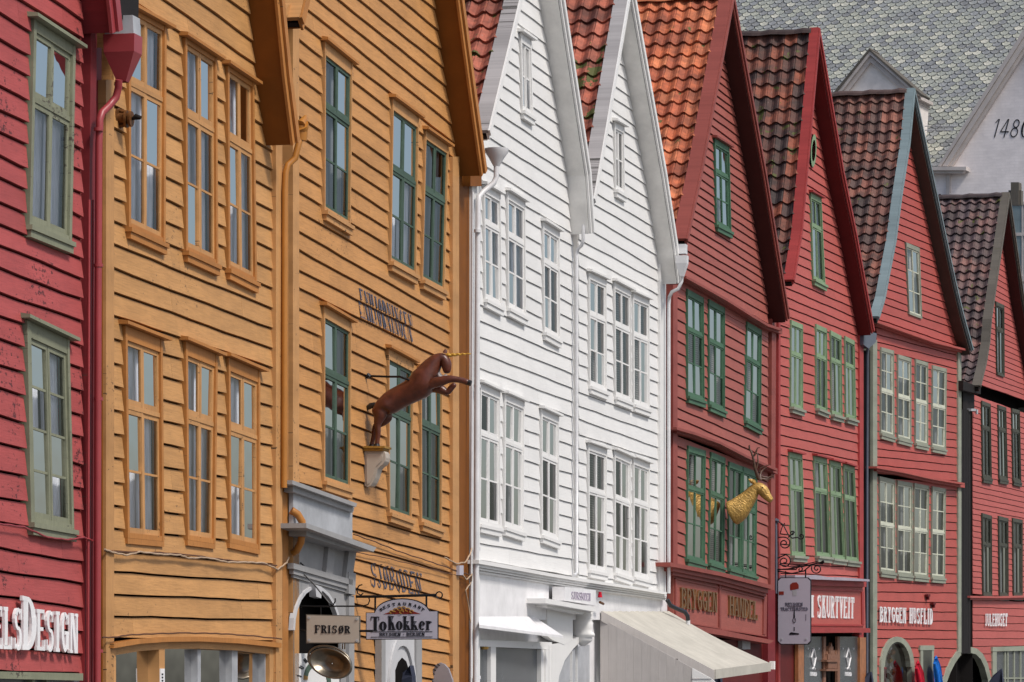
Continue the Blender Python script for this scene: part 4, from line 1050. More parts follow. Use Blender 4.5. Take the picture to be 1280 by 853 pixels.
# small illuminated sign box on the shelf
sb_ = empty('box_sign', PD.P(725, 750, 0.12), 'small white box sign with faint grey lettering standing on the shelf under the cornice', 'sign')
mb = MB(); PD.slab(mb, [(706, 733.5), (745, 738), (745, 757), (706, 751)], 0.24, 0.06); build(mb, 'sign_box', 'white_gloss', sb_, PD.d)
mb = MB(); put_text(mb, PD, 'SJURSBODEN', [(714.5, 739.5), (738, 742), (738, 751.5), (714.5, 749)], 0.246, 0.241, k=0.14); build(mb, 'lettering', 'lilac_side', sb_, PD.d)
bl = empty('wall_lamp', PD.P(751, 744, 0.1), 'tiny red bell lamp on the white wall right of the box sign', 'lamp')
mb = MB(); mb.tube([PD.P(750, 740, .12), PD.P(750, 747, .12)], [0.02, 0.035], 10); build(mb, 'lamp_body', 'red_cloth', bl, PD.d)
mb = MB(); mb.tube([PD.P(750, 753, .12), PD.P(754, 755, .12)], 0.02, 8); build(mb, 'lamp_bracket', 'brown_iron', bl, PD.d)
# awning over the side shop ------------------------------------------------
aw = empty('awning', PE.P(790, 765, 0), 'long cream canvas awning sloping out from the right white house above grey plank sides', 'awning')
a0, a1 = PE.P(750, 763, 0.02), PE.P(833, 757, 0.02)
OUT = 1.62
t0, z0 = PE.tz(752, 764, 0.02); t1, z1 = PE.tz(836, 764, 0.02)
tn, zn = PE.tz(893, 836, OUT); tf, zf = PE.tz(968, 829, OUT)
def slope(t, k): return None
A0 = PE.W(t0, z0, 0.02); A1 = PE.W(t1, z1, 0.02); B0 = PE.W(t0+0.0, EYE+0, OUT)
B0 = PE.P(893, 838, OUT) ; B1 = PE.P(962, 829, OUT)
mb = MB(); n_ = 14; rows = []
for i in range(n_+1):
    u = i/n_; rows.append([A0.lerp(A1, v/40).lerp(B0.lerp(B1, v/40), u)+Vector((0, 0, -0.035*math.sin(math.pi*u)-0.022*abs(math.sin(math.pi*v/10))*(0.3+0.7*u)+0.005*math.sin(v*1.9+u*5)*(v % 40 != 0))) for v in range(41)])
mb.grid(rows); lo = [[p-Vector((0, 0, 0.025)) for p in r] for r in rows]; mb.grid(lo)
for r_a, r_b in ((rows[0], lo[0]), (rows[-1], lo[-1])): mb.grid([r_a, r_b])
mb.grid([[r[0] for r in rows], [r[0] for r in lo]]); mb.grid([[r[-1] for r in rows], [r[-1] for r in lo]])
build(mb, 'canvas', 'awning', aw, PE.d, smooth=False)
mb = MB(); dn = Vector((0, 0, -0.13))
for s_ in (B0,):
    mb.prism([B0+Vector((0, 0, .01)), B1+Vector((0, 0, .01)), B1+dn, B0+dn], [p+Vector((PE.n.x, PE.n.y, 0))*0.02 for p in (B0+Vector((0, 0, .01)), B1+Vector((0, 0, .01)), B1+dn, B0+dn)])
build(mb, 'valance', 'awning', aw, PE.d)
mb = MB(); dd = Vector((0, 0, -0.15)); off = Vector((PE.d.x, PE.d.y, 0))*-0.03
mb.prism([A0+off, B0+off, B0+dd+off, A0+dd+off], [A0, B0, B0+dd, A0+dd]); build(mb, 'side_board', 'grey_plank', aw, (PE.n.x, PE.n.y))
mb = MB(); e0 = B1+Vector((0, 0, 0.03)); off2 = Vector((PE.d.x, PE.d.y, 0))*0.12; nn = Vector((PE.n.x, PE.n.y, 0))*0.07
mb.prism([e0, e0+off2, e0+off2+dn, e0+dn], [p+nn for p in (e0, e0+off2, e0+off2+dn, e0+dn)]); build(mb, 'end_cap', 'cream', aw, PE.d)
# plank side wall under the awning
pw = empty('plank_enclosure', PE.P(800, 830, 0)-Vector((0, 0, 2.3)), 'pale grey plank wall with a flush door closing the side under the cream awning', 'enclosure')
SPn = Plane((PE.W(t0, 0, 0).x, PE.W(t0, 0, 0).y), math.degrees(math.atan2(PE.n.y, PE.n.x)))   # runs outward from the facade
mb = MB()
L_out = 1.38; npl = 11
for i in range(npl):
    s0, s1 = L_out*i/npl, L_out*(i+1)/npl
    ztop = lambda s_: (A0.z-0.1)+(B0.z-A0.z)*s_/OUT
    jit = random.uniform(-0.0008, 0.0008)
    f_ = [SPn.W(s0+0.0006, ztop(s0), 0.0+jit), SPn.W(s1-0.0006, ztop(s1), 0.0+jit), SPn.W(s1-0.0006, 0, jit), SPn.W(s0+0.0006, 0, jit)]
    mb.prism(f_, [p+Vector((PE.d.x, PE.d.y, 0))*0.03 for p in f_], random.random())
build(mb, 'planks', 'grey_plank', pw, SPn.d)
mb = MB()
q0 = SPn.tz(763, 824, 0.0); q1 = SPn.tz(846, 823, 0.0)
for a, b, c_, d_ in ((q0[0], q1[0], q0[1], q0[1]-0.012), (q0[0], q0[0]+0.012, q0[1], 0), (q1[0], q1[0]+0.012, q0[1], 0)):
    f_ = [SPn.W(a, c_, -0.006), SPn.W(b, c_, -0.006), SPn.W(b, d_, -0.006), SPn.W(a, d_, -0.006)]; mb.prism(f_, [p+Vector((PE.d.x, PE.d.y, 0))*0.008 for p in f_])
build(mb, 'door_gap', 'black', pw, SPn.d)
mb = MB(); q = SPn.tz(764, 849, 0.0); q2 = SPn.tz(788, 849, 0); f_ = [SPn.W(q[0], q[1], -0.05), SPn.W(q2[0], q[1], -0.05), SPn.W(q2[0], q[1]-0.12, -0.05), SPn.W(q[0], q[1]-0.12, -0.05)]
mb.prism(f_, [p+Vector((PE.d.x, PE.d.y, 0))*0.045 for p in f_]); build(mb, 'door_fitting', 'zinc', pw, SPn.d)
mb = MB()
zz = ztop(L_out); i_ = 0
while zz > 0.05:
    z2 = max(0, zz-0.16); so = 0.012*(1)
    def lim(z_): return min(1.86, max(L_out, (z_-(A0.z-0.1))/((B0.z-A0.z)/OUT))) if z_ > ztop(1.86) else 1.86
    e0, e1 = (lim(zz), lim(z2-0.0)) 
    if zz > ztop(1.86): e0 = min(1.86, max(L_out+.01, (zz-(A0.z-0.1))*OUT/(B0.z-A0.z)))
    if z2 > ztop(1.86): e1 = min(1.86, max(L_out+.01, (z2-(A0.z-0.1))*OUT/(B0.z-A0.z)))
    f_ = [SPn.W(L_out+.004, zz-.006, 0.0), SPn.W(e0, zz-.006, 0.0), SPn.W(e1, z2, 0.012), SPn.W(L_out+.004, z2, 0.012)]
    mb.prism(f_, [p+Vector((PE.d.x, PE.d.y, 0))*0.04 for p in f_], random.random()); zz = z2; i_ += 1
build(mb, 'front_boards', 'white', pw, PE.d)

# ================================================================ F: brick red house with leaf green windows
gF = []
pts = [(315, 32, .73), (305, 92, .733), (293, 147, .74), (282, 205, .735), (270, 263, .725), (262, 318, .72), (250, 378, .705), (238, 437, .70), (226, 495, .71), (214, 555, .69), (202, 617, .69), (190, 675, .686), (178, 735, .676), (168, 797, .644), (155, 857, .648), (145, 917, .636), (135, 975, .636), (122, 1037, .613), (110, 1097, .608), (130, 1182, .58), (130, 1247, .575), (130, 1322, .565)]
gF = [(840+x/6.093, 120+y/6.093, s) for x, y, s in pts]
gF = [(891.7, 125.25-9.6*i, .74+.008*i) for i in range(14, 0, -1)]+gF+[(861.3, 349, .56), (861.3, 362, .55), (861.3, 376, .53)]
mF1 = LN(847, [346, 358.5, 370.8, 385, 398.7, 412.4, 425.5, 439.8, 453.4, 467.3, 480.9, 495.9, 509.5, 522.2, 534.5], 964, [412, 424, 436.2, 448.5, 461.1, 472.8, 485.7, 497.6, 510, 522.2, 534.7, 546.8, 560.4, 573.5, 586])
mF2 = LN(847, [544, 557, 569.4, 582, 594.9, 608, 621, 634.5, 649.2, 663.7, 677.5, 693, 707, 721], 960, [588, 602, 616, 630, 643.7, 657.5, 671.2, 684, 697, 710, 723, 734, 746, 758])
F1u = (859.7, 361, 880, 372.5, 881, 502, 860, 495); F2u = (886.8, 374, 906.5, 385, 906.5, 514.5, 887, 506); F3u = (934.5, 402, 952.4, 412.5, 951.5, 536.5, 932, 526)
F1l = (861, 557, 882.5, 563.5, 881.5, 705, 859, 699); F2l = (889.5, 565, 907, 572.5, 905.5, 710, 886.5, 704); F3l = (912, 577, 929.3, 583.5, 928, 716, 911, 711); F4l = (930, 583.5, 947, 590, 945.5, 721, 929, 716.5)
Fg = (894, 173, 912, 184, 914.5, 290.5, 896, 281)
mFm = dict(wall='red_f', soffit='soffit_brown', barge='red_f_trim', cap='red_f_trim', ridge='tile_orange')
FH = house('brick red house with leaf green windows and orange tiled roof, right of the white twins', PF, 847, 961, mFm, [gF, mF1, mF2],
           [quadof(q) for q in (F1u, F2u, F3u, F1l, F2l, F3l, F4l, Fg)],
           dict(L=[(916, -6), (875.6, 215), (857.5, 300)], R=[(916, -6), (956, 215), (985.5, 397)]), ov=0.32, bout=0.028, gap=0.017, joint=0.03, capw=0.22, barge=0.11, tile=0.25, tmat='tile_orange')
corner(FH, 841.5, 847, 356, 1100, 'red_f_trim', 0.055); corner(FH, 834, 841.4, 385, 1100, 'red_dark', 0.0, name='gap_board')  # gap board coloured dark for the shade on this house's left side
corner(FH, 961.3, 966.5, 355, 1100, 'red_f_trim', 0.055, lean=4)
kw = dict(frame='green', cw=0.03, head=0.10, sw=0.026, mt=0.018, curtain='lace', sill=0.04)
for q_, t_ in ((F1u, (410, 421)), (F2u, (424.7, 435)), (F3u, (447, 457)), (F1l, (609.7, 615.5)), (F2l, (616, 623))):
    window(FH, q_, t_, 2, 1, 2, **kw)
kw['curtain'] = 'curtain_grey'
window(FH, F3l, (628, 634), 2, 1, 2, **kw); window(FH, F4l, (634, 640), 2, 1, 2, **kw)
window(FH, Fg, (213.5, 223), 2, 1, 2, frame='green', cw=0.05, head=0.10, sw=0.03, curtain='curtain_grey', sill=0.04, hood=0.06, hood_mat='red_f_trim')
strip(FH, [(858, 345), (880, 357), (910, 374), (940, 393), (960, 405), (978, 411)], 7, 0.16, -0.02, 'red_f_trim', 'storey_moulding', steps=[(0, .45, .19), (.5, 1, .12)])
strip(FH, [(846, 534), (870, 541), (900, 552), (935, 570), (972, 586)], 7, 0.2, -0.02, 'red_f_trim', 'storey_moulding', steps=[(0, .45, .2), (.5, 1, .12)])
# curved sign fascia
sg = empty('shop_fascia', PF.P(900, 750, 0)-Vector((0, 0, .5)), 'brick red bowed shop fascia with raised brass letters reading BRYGGEN HANDEL', 'shop sign')
mb = MB()
for pa, pb, oo in (((838, 703), (966, 732), .28), ((841, 709), (960, 737), .22), ((841, 714), (958, 741), .17)):
    k = 0.5; pm = ((pa[0]+pb[0])/2, (pa[1]+pb[1])/2-2)
    for u, v in ((pa, pm), (pm, pb)): PF.slab(mb, [u, v, (v[0], v[1]+5), (u[0], u[1]+5)], oo, 0.0)
build(mb, 'cornice', 'red_f_trim', sg, PF.d)
mb = MB(); PF.slab(mb, [(842, 718), (900, 729.5), (959, 744), (958, 796), (900, 786), (842, 776)], 0.10, 0.0); build(mb, 'fascia_board', 'red_f', sg, PF.d)
mb = MB()
for q in ([(844.5, 722.5), (898.5, 734), (898.5, 735.5), (844.5, 724)], [(844.5, 722.5), (846, 723), (846, 775), (844.5, 775)], [(899.5, 728), (901.5, 728.5), (901.5, 787), (899.5, 787)], [(902, 734.5), (955, 747.5), (955, 749), (902, 736)], [(955, 744), (958.8, 745), (958, 794), (954.5, 793)], [(845, 776), (900, 785), (900, 786.5), (845, 777.5)], [(902, 786), (956, 794.5), (956, 796), (902, 787.5)]):
    PF.slab(mb, q, 0.125, 0.10)
build(mb, 'panel_frame', 'red_f_trim', sg, PF.d)
mb = MB(); PF.slab(mb, [(842, 778), (900, 787), (968, 801), (962, 805), (900, 794), (842, 785)], 0.24, 0.0); build(mb, 'ledge', 'red_f_trim', sg, PF.d)
for s_, q in (('BRYGGEN', [(852.5, 734.5), (896.5, 741), (896.5, 766), (852.5, 760.5)]), ('HANDEL', [(912.5, 744.5), (948, 752.5), (947.5, 776), (912.5, 769)])):
    mb = MB(); put_text(mb, PF, s_, q, 0.135, 0.10, k=0.17, h=0.08); build(mb, 'letters', 'brass', sg, PF.d)
# dark entrance bay below
en = Group('shop_entrance', FH.root)
mb = MB(); PF.rect(mb, 843, 1000, 800, 1150, 0.0, -0.06); build(mb, 'back_boards', 'interior_red', en, PF.d)
mb = MB(); PF.rect(mb, 960, 969, 738, 1150, 0.10, -0.1)
build(mb, 'corner_post', 'red_dark', en, PF.d)
mb = MB(); PF.rect(mb, 928, 938, 798, 812, 0.08, 0.0); build(mb, 'bracket', 'grey_stone', en, PF.d)
# ================================================================ G: bright red house with pale green windows
pts = [(312, 358, .70), (305, 425, .66), (297, 490, .62), (290, 552, .59), (283, 622, .56), (275, 688, .53), (270, 755, .515), (262, 825, .50), (250, 891, .485), (245, 961, .475), (238, 1028, .465), (228, 1096, .455), (218, 1168, .445), (205, 1233, .435), (197, 1300, .43), (188, 1368, .42), (175, 1433, .41), (175, 1503, .39), (175, 1573, .38)]
gG = [(960+x/6.093, 150+y/6.093, s) for x, y, s in pts]
gG = [(1011.2, 208.75-11*i, .70+.008*i) for i in range(15, 0, -1)]+gG
LG = [396, 406.2, 419.7, 431.6, 444.3, 456.3, 468.9, 480.9, 493.5, 505.5, 518.3, 530.6, 543.2, 555.9, 568.2, 580.5, 593.3, 605.1, 617.4, 630, 642.5, 655, 667.2, 679.5, 692, 704, 716, 728]
RG = [428, 438, 448, 461, 475, 486.6, 498, 509.6, 521, 532.5, 542.7, 553.9, 565.4, 576, 587, 598.5, 609.2, 620.7, 632.2, 644.5, 655, 666.7, 677.3, 687, 698, 709, 720, 731]
G1u = (989.5, 400, 1004, 406, 1004, 513.5, 989, 508.5); G2u = (1020.7, 405, 1034, 411, 1034.5, 516, 1021, 510.5); G3u = (1038.8, 413, 1052, 420, 1053.5, 522, 1040, 518); G4u = (1056.8, 420, 1068.5, 426, 1070.5, 526, 1057.8, 522)
G1l = (987, 565, 1003, 569, 1007.3, 696, 990, 694.5); G2l = (1018, 570, 1034, 574, 1038.5, 697, 1021, 695); G3l = (1038, 575.5, 1051.3, 579, 1056.5, 700, 1040, 698); G4l = (1055, 580, 1068.5, 584.5, 1073.5, 702.5, 1058, 700.5)
Gg = (1014, 241, 1027, 248, 1032, 357, 1017, 349)
mG = dict(wall='red_g', soffit='soffit_red', barge='red_g_trim', cap='red_g_trim', ridge='tile_dark')
G = house('bright red house with pale green windows and an oval gable window', PG, 975.5, 1074, mG, [gG, LN(976, LG, 1074, RG)],
          [quadof(q) for q in (G1u, G2u, G3u, G4u, G1l, G2l, G3l, G4l, Gg)]+[[(1014, 168), (1020.5, 172), (1020.5, 208), (1014, 204)]],
          dict(L=[(1023.5, 38), (1001, 290), (991, 351)], R=[(1023.5, 38), (1053.5, 215), (1069, 290), (1091.5, 413)]), ov=0.31, bout=0.027, gap=0.017, joint=0.03, capw=0.17, barge=0.10, tile=0.25, tmat='tile_dark')
corner(G, 973.3, 975.7, 400, 1100, 'red_g_trim', 0.055); corner(G, 966.6, 973.2, 400, 1100, 'soffit_red', 0.0, name='gap_board')  # gap board's darkness is side shade put into the colour
corner(G, 1074.6, 1079.5, 412, 1100, 'red_g_trim', 0.055)
kw = dict(frame='green_pale', cw=0.028, head=0.09, sw=0.028, mt=0.02, sill=0.06, sill_mat='stone_trim', hood_over=0.03)
for q_, t_ in ((G1u, (441, 446.5)), (G2u, (444, 449.5)), (G3u, (449, 455)), (G4u, (455.4, 460))):
    window(G, q_, t_, 2, 1, 1, curtain='lace', **kw)
for q_, t_ in ((G1l, (607.6, 613)), (G2l, (611, 616.6)), (G3l, (615, 620.7)), (G4l, (620, 625.6))):
    window(G, q_, t_, 2, 1, 1, curtain='curtain_grey', hood=0.07, hood_mat='red_g_trim', **kw)
window(G, Gg, (282, 287), 2, 1, 1, frame='green_pale', cw=0.05, head=0.1, sw=0.03, curtain='curtain_grey', sill=0.05, hood=0.06, hood_mat='red_g_trim')
# oval window
mb = MB(); mb2 = MB(); n_ = 22
def ov_(k, a, o_):
    return PG.P(1017.2+3.4*k*math.cos(a)+1.2*math.sin(a)*k, 188.5-20.5*k*math.sin(a)+2.0*math.cos(a)*k, o_)
for i in range(n_):
    a, b = 2*math.pi*i/n_, 2*math.pi*(i+1)/n_
    mb.prism([ov_(1, a, .06), ov_(1, b, .06), ov_(.66, b, .06), ov_(.66, a, .06)], [ov_(1, a, -.03), ov_(1, b, -.03), ov_(.66, b, -.03), ov_(.66, a, -.03)])
ow = build(mb, 'oval_window', 'green_pale', G.root, PG.d)
mb2.face([ov_(.68, 2*math.pi*i/n_, 0.0) for i in range(n_)]); build(mb2, 'glass', 'glass', ow, PG.d)
# sign box of G
sg = empty('shop_fascia', PG.P(1030, 760, 0)-Vector((0, 0, .6)), 'bright red shop fascia with raised white letters ending in SKURTVEIT, under a tin ledge', 'shop sign')
mb = MB(); PG.slab(mb, [(994, 719), (1008, 720.5), (1020, 719), (1035, 721.5), (1055, 722), (1087, 724.5), (1087, 727), (994, 723.5)], 0.34, 0.0); build(mb, 'tin_ledge', 'tin', sg, PG.d)
mb = MB(); PG.slab(mb, [(986, 723), (1083, 727.5), (1083, 734), (986, 731)], 0.22, 0.0); build(mb, 'cornice', 'red_g_trim', sg, PG.d)
mb = MB(); PG.slab(mb, [(981, 730.5), (1081, 734), (1082, 787), (981, 786)], 0.14, 0.0); build(mb, 'fascia_board', 'red_g', sg, PG.d)
mb = MB()
PG.slab(mb, [(984, 734.5), (1079, 738), (1079, 740), (984, 736.5)], 0.165, 0.14); PG.slab(mb, [(1077.5, 740), (1080, 740), (1080.5, 782), (1078, 782)], 0.165, 0.14); PG.slab(mb, [(984, 780), (1080, 781), (1080, 783), (984, 782)], 0.165, 0.14)
build(mb, 'panel_frame', 'red_g_trim', sg, PG.d)
mb = MB(); PG.slab(mb, [(992, 785), (1088, 785.5), (1088, 791), (992, 791.5)], 0.30, 0.0); build(mb, 'ledge', 'red_g_trim', sg, PG.d)
mb = MB(); put_text(mb, PG, 'SKURTVEIT', [(1022.5, 744), (1068, 747), (1067.5, 773.5), (1022.5, 772.5)], 0.155, 0.14, k=0.19, h=0.08, gap=0.22); build(mb, 'letters', 'white_gloss', sg, PG.d); mb = MB(); put_text(mb, PG, 'I', [(1013.5, 744), (1017.5, 744.3), (1017.5, 772), (1013.5, 772)], 0.185, 0.14, k=0.22)
build(mb, 'letters', 'white_gloss', sg, PG.d)
# shop below
sh = Group('shop_front', G.root)
mb = MB(); PG.rect(mb, 1005.5, 1031, 796, 1150, 0.02, -0.03); PG.rect(mb, 1049, 1075, 796, 1150, 0.02, -0.03); build(mb, 'dark_pane', 'shopgrey', sh, PG.d)
mb = MB(); PG.rect(mb, 962, 1086, 790, 1150, -0.10, -0.14); build(mb, 'back_boards', 'interior', sh, PG.d)
mb = MB(); PG.rect(mb, 998, 1005, 800, 1150, 0.07, 0.0); PG.rect(mb, 1075, 1082.5, 797, 1150, 0.07, 0.0); build(mb, 'post', 'oak', sh, PG.d)
mb = MB(); PG.rect(mb, 1029.5, 1032.5, 796, 1150, 0.05, 0.0); PG.rect(mb, 1047, 1050, 796, 1150, 0.05, 0.0); build(mb, 'inner_post', 'carved', sh, PG.d)
for cx_ in (1017, 1060.5):
    mb = MB()
    for s_ in (-1, 1):
        mb.tube([PG.P(cx_+s_*0.4, 812, .035), PG.P(cx_+s_*2.8, 822, .035), PG.P(cx_+s_*0.8, 832, .035), PG.P(cx_-s_*1.6, 837, .035)], 0.018, 6)
    put_text(mb, PG, 'NORD', [(cx_-3.8, 840), (cx_+4.2, 840.5), (cx_+4.2, 845.5), (cx_-3.8, 845)], 0.03, 0.02)
    for dx in (-7, 0, 6.5): mb.tube([PG.P(cx_+dx, 810, .03), PG.P(cx_+dx, 812, .03)], 0.012, 6)
    build(mb, 'wreath_logo', 'white_gloss', sh, PG.d)
mb = MB()
PG.rect(mb, 1034, 1048, 825, 827.5, 0.14, 0.0); PG.rect(mb, 1035.5, 1046.5, 827.5, 836, 0.11, 0.0); PG.rect(mb, 1033, 1049.5, 836.5, 839, 0.14, 0.0)
for i, (wx, y0, y1) in enumerate(((5, 818, 825), (3.4, 813, 818), (1.8, 808.5, 813))):
    PG.rect(mb, 1040-wx, 1040+wx, y0, y1-0.2, 0.10-0.02*i, 0.0)
for x_, y_ in ((1034.5, 820), (1046, 819), (1037.5, 814)): PG.slab(mb, [(x_-1.6, 825), (x_, y_-6), (x_+1.6, 825)], 0.08, 0.0)
PG.slab(mb, [(1038.6, 808.5), (1039.6, 803.5), (1040.6, 808.5)], 0.05, 0.0)
build(mb, 'carved_tower', 'carved', sh, PG.d)

# ================================================================ H: signal red house, cream windows in grey green frames
pts = [(322, 148, .53), (308, 205, .50), (302, 262, .48), (290, 315, .465), (283, 375, .455), (275, 430, .45), (268, 487, .44), (258, 545, .43), (250, 600, .42), (240, 655, .41), (230, 710, .40), (220, 767, .395), (220, 817, .39), (212, 875, .385), (205, 932, .375), (195, 994, .365), (185, 1049, .36), (175, 1100, .355), (155, 1162, .355), (145, 1212, .35), (130, 1277, .345), (112, 1335, .335)]
gH = [(1080+x/6.093, 180+y/6.093, s) for x, y, s in pts]
gH = [(1132.8, 204.3-9.3*i, .54+.01*i) for i in range(11, 0, -1)]+gH+[(1098, 409, .33)]
LH = [409, 417.5, 427, 437, 448.2, 458.5, 469.5, 480.2, 493, 505.6, 515.5, 526.5, 538.5, 549.6, 560.6, 570.5, 581, 592]
RH = [436, 444, 452, 461, 468.7, 478.6, 489, 498, 509.5, 520.5, 531, 541, 550, 560, 571.3, 581.5, 591, 601]
secH2 = LN(1096.4, LH, 1197.3, RH)
LH3 = [596, 605, 616.8, 627.5, 638, 648.7, 659.5, 671, 681.5, 692.5, 704, 715, 727.9, 739.7, 751, 763.3, 775, 786.5, 797.5, 809, 820.5, 832, 843.5, 855]
RH3 = [605, 613, 621, 632, 642, 653.8, 662.7, 672, 681.6, 692, 700.5, 710, 736.9-12, 737, 745.2, 755, 765, 774, 784, 793, 803, 813, 824, 835]
RH3 = [605, 613, 621, 632, 642, 653, 663, 674, 684.5, 695, 706, 717, 729, 743-2, 753.5, 765, 776.5, 788, 799, 810.5, 822, 833.5, 845, 856.5]
H1u = (1102, 434, 1117.7, 438.5, 1118.5, 547, 1101.5, 542); H2u = (1123, 443, 1139.4, 448, 1139.4, 552.5, 1122.7, 548); H3u = (1145.2, 449, 1160.4, 453.5, 1160.4, 557.5, 1144.8, 554); H4u = (1166.5, 456.5, 1183.7, 461, 1182.6, 562.5, 1165.5, 559)
H1l = (1100, 595.5, 1119.4, 600, 1119.5, 717, 1101, 714.5); H2l = (1122.5, 600.5, 1141, 604, 1141, 720, 1122.5, 718); H3l = (1143.5, 604, 1161.6, 607.5, 1160.5, 722, 1143, 720); H4l = (1166, 608, 1182.6, 611, 1181.5, 723.5, 1165, 722)
Hg = (1133, 303, 1149.7, 310, 1153, 399, 1137, 393)
mH = dict(wall='red_h', side='black', soffit='soffit_grey', barge='bluegrey', cap='bluegrey', ridge='tile_brown')  # side walls black: the passage's shade put into their colour
HH = house('signal red house with cream windows and blue grey gable edges', PH, 1096.6, 1197.5, mH, [gH, secH2, LN(1096.4, LH3, 1197.3, RH3)],
          [quadof(q) for q in (H1u, H2u, H3u, H4u, H1l, H2l, H3l, H4l, Hg)]+[[(1104, 834), (1107, 818), (1113, 806), (1122, 801), (1131, 806), (1138, 818), (1141, 834), (1142, 1150), (1103, 1150)], [(1180, 862), (1185, 842), (1191, 828), (1197, 819), (1203, 815), (1203, 1150), (1180, 1150)]],
          dict(L=[(1142.5, 113), (1136, 180), (1125.8, 246), (1118.8, 300), (1111, 340), (1105, 372), (1097.5, 397)], R=[(1142.5, 113), (1156.7, 180), (1193, 350), (1203, 392), (1215.5, 437)]), ov=0.30, bout=0.025, gap=0.017, joint=0.02, capw=0.18, barge=0.07, tile=0.22, tmat='tile_brown')
corner(HH, 1091.2, 1096.6, 425, 1100, 'stone_trim', 0.055); corner(HH, 1086, 1091, 438, 1100, 'black', 0.0, name='gap_board')  # black gap board stands for the shaded corner side
corner(HH, 1198, 1201.8, 438, 816, 'stone_trim', 0.055)
kw = dict(frame='stone_trim', sash='cream_sash', cw=0.05, cwl=0.03, head=0.08, sw=0.03, mt=0.022, curtain='curtain_grey', sill=0.03)
for q_, t_ in ((H1u, (487.6, 492)), (H2u, (495, 499)), (H3u, (500.7, 505)), (H4u, (506.5, 511)), (H1l, (654.5, 658)), (H2l, (659.5, 662.5)), (H3l, (662, 665)), (H4l, (664, 667))):
    window(HH, q_, t_, 2, 2, 2, **kw)
window(HH, Hg, None, 2, 1, 3, frame='stone_trim', sash='cream_sash', cw=0.05, head=0.09, sw=0.03, curtain='linen')
strip(HH, [(1096, 401), (1130, 413), (1170, 427), (1211, 437)], 6, 0.16, -0.02, 'red_h', 'storey_moulding', steps=[(0, .4, .20), (.45, 1, .10)])
strip(HH, [(1096, 583), (1130, 589), (1165, 597), (1206, 604)], 6, 0.16, -0.02, 'red_h', 'storey_moulding', steps=[(0, .4, .22), (.45, 1, .12)])
# pipe of G/H
mb = MB(); PH.slab(mb, [(1080, 413), (1096, 417), (1095, 428), (1086, 436), (1079.5, 431)], 0.17, 0.0); build(mb, 'hopper', 'slate_pipe', G.root, PG.d)
mb = MB(); mb.tube([PG.P(1085, 434, .1), PG.P(1084, 445, .07), PG.P(1083.6, 600, .07), PG.P(1083.5, 1100, .07)], 0.032, 10); build(mb, 'downpipe', 'slate_pipe', G.root, PG.d, smooth=True)
# raised letters
ls = empty('shop_lettering', PH.P(1133, 781, 0.06), 'white raised letters BRYGGEN HUSFLID fixed straight on the signal red boards', 'shop sign')
mb = MB(); put_text(mb, PH, 'BRYGGEN', [(1100.5, 758.5), (1132.5, 760), (1132.5, 779.5), (1100.5, 778)], 0.066, 0.05, k=0.19, h=0.09, gap=0.24); build(mb, 'letters', 'white_gloss', ls, PH.d)
mb = MB(); put_text(mb, PH, 'HUSFLID', [(1137.5, 760), (1166, 761), (1166, 781), (1137.5, 779.5)], 0.066, 0.05, k=0.19, h=0.09, gap=0.24); build(mb, 'letters', 'white_gloss', ls, PH.d)
for (x_, y_) in ((1162, 746), (1169, 756)):
    k_ = empty('wall_hook', PH.P(x_, y_, 0.05), 'small dark red hook %s the white HUSFLID letters' % ('above' if y_ < 750 else 'just right of and above'), 'hook')
    mb = MB(); PH.rect(mb, x_-2, x_+1, y_-3, y_, 0.10, 0.03); PH.rect(mb, x_-1, x_, y_, y_+4, 0.09, 0.03); build(mb, 'hook_body', 'soffit_red', k_, PH.d)
def round_arch(pl, mb, cx, w_, ytop, ysp, o1, o0, k, n=14, power=1.0, half=None):
    for i in range(n):
        ps = []
        for j in (i, i+1):
            a = math.pi*j/n
            if half == 'L' and a > math.pi/2+1e-6: pass
            c_, s_ = -math.cos(a), math.sin(a); c_ = math.copysign(abs(c_)**power, c_)
            ps.append(((cx+w_*c_, ysp-(ysp-ytop)*s_), (cx+(w_-k)*c_, ysp-(ysp-ytop-k*1.3)*s_)))
        if half == 'L' and (i+1)/n > 0.51: continue
        if half == 'R' and i/n < 0.49: continue
        pl.slab(mb, [ps[0][0], ps[1][0], ps[1][1], ps[0][1]], o1, o0)
aw_ = Group('arched_window', HH.root)
mb = MB(); round_arch(PH, mb, 1122.3, 21, 796, 834, 0.06, -0.05, 5); PH.rect(mb, 1101.3, 1105, 834, 1150, 0.06, -0.05); PH.rect(mb, 1139.8, 1143.3, 834, 1150, 0.06, -0.05)
build(mb, 'frame', 'stone_trim', aw_, PH.d)
mb = MB(); round_arch(PH, mb, 1122.3, 17, 801.5, 834, 0.03, -0.05, 2.2); build(mb, 'inner_frame', 'olive_dark', aw_, PH.d)
mb = MB(); mb.face([PH.P(x, y, -.04) for x, y in ((1103, 815), (1110, 804), (1122, 799), (1134, 804), (1142, 817), (1142, 1150), (1103, 1150))]); build(mb, 'glass', 'glass', aw_, PH.d)
mb = MB(); PH.rect(mb, 1103, 1142, 800, 1150, -0.27, -0.3); build(mb, 'back_board', 'linen', aw_, PH.d)
random.seed(3)
for i in range(9):
    mb = MB(); x_, y_ = 1109+random.random()*11, 808+i*5; r_ = 0.03+random.random()*0.04
    mb.tube([PH.P(x_, y_, -.15), PH.P(x_+1, y_+2.5, -.15), PH.P(x_+random.uniform(-2, 2), y_+5, -.15)], [r_*0.6, r_, r_*0.5], 8)
    build(mb, 'shop_ornament', ['white_gloss', 'oak', 'interior_red', 'gold', 'navy'][i % 5], aw_, PH.d, smooth=True)
nw = Group('narrow_shop_window', HH.root)
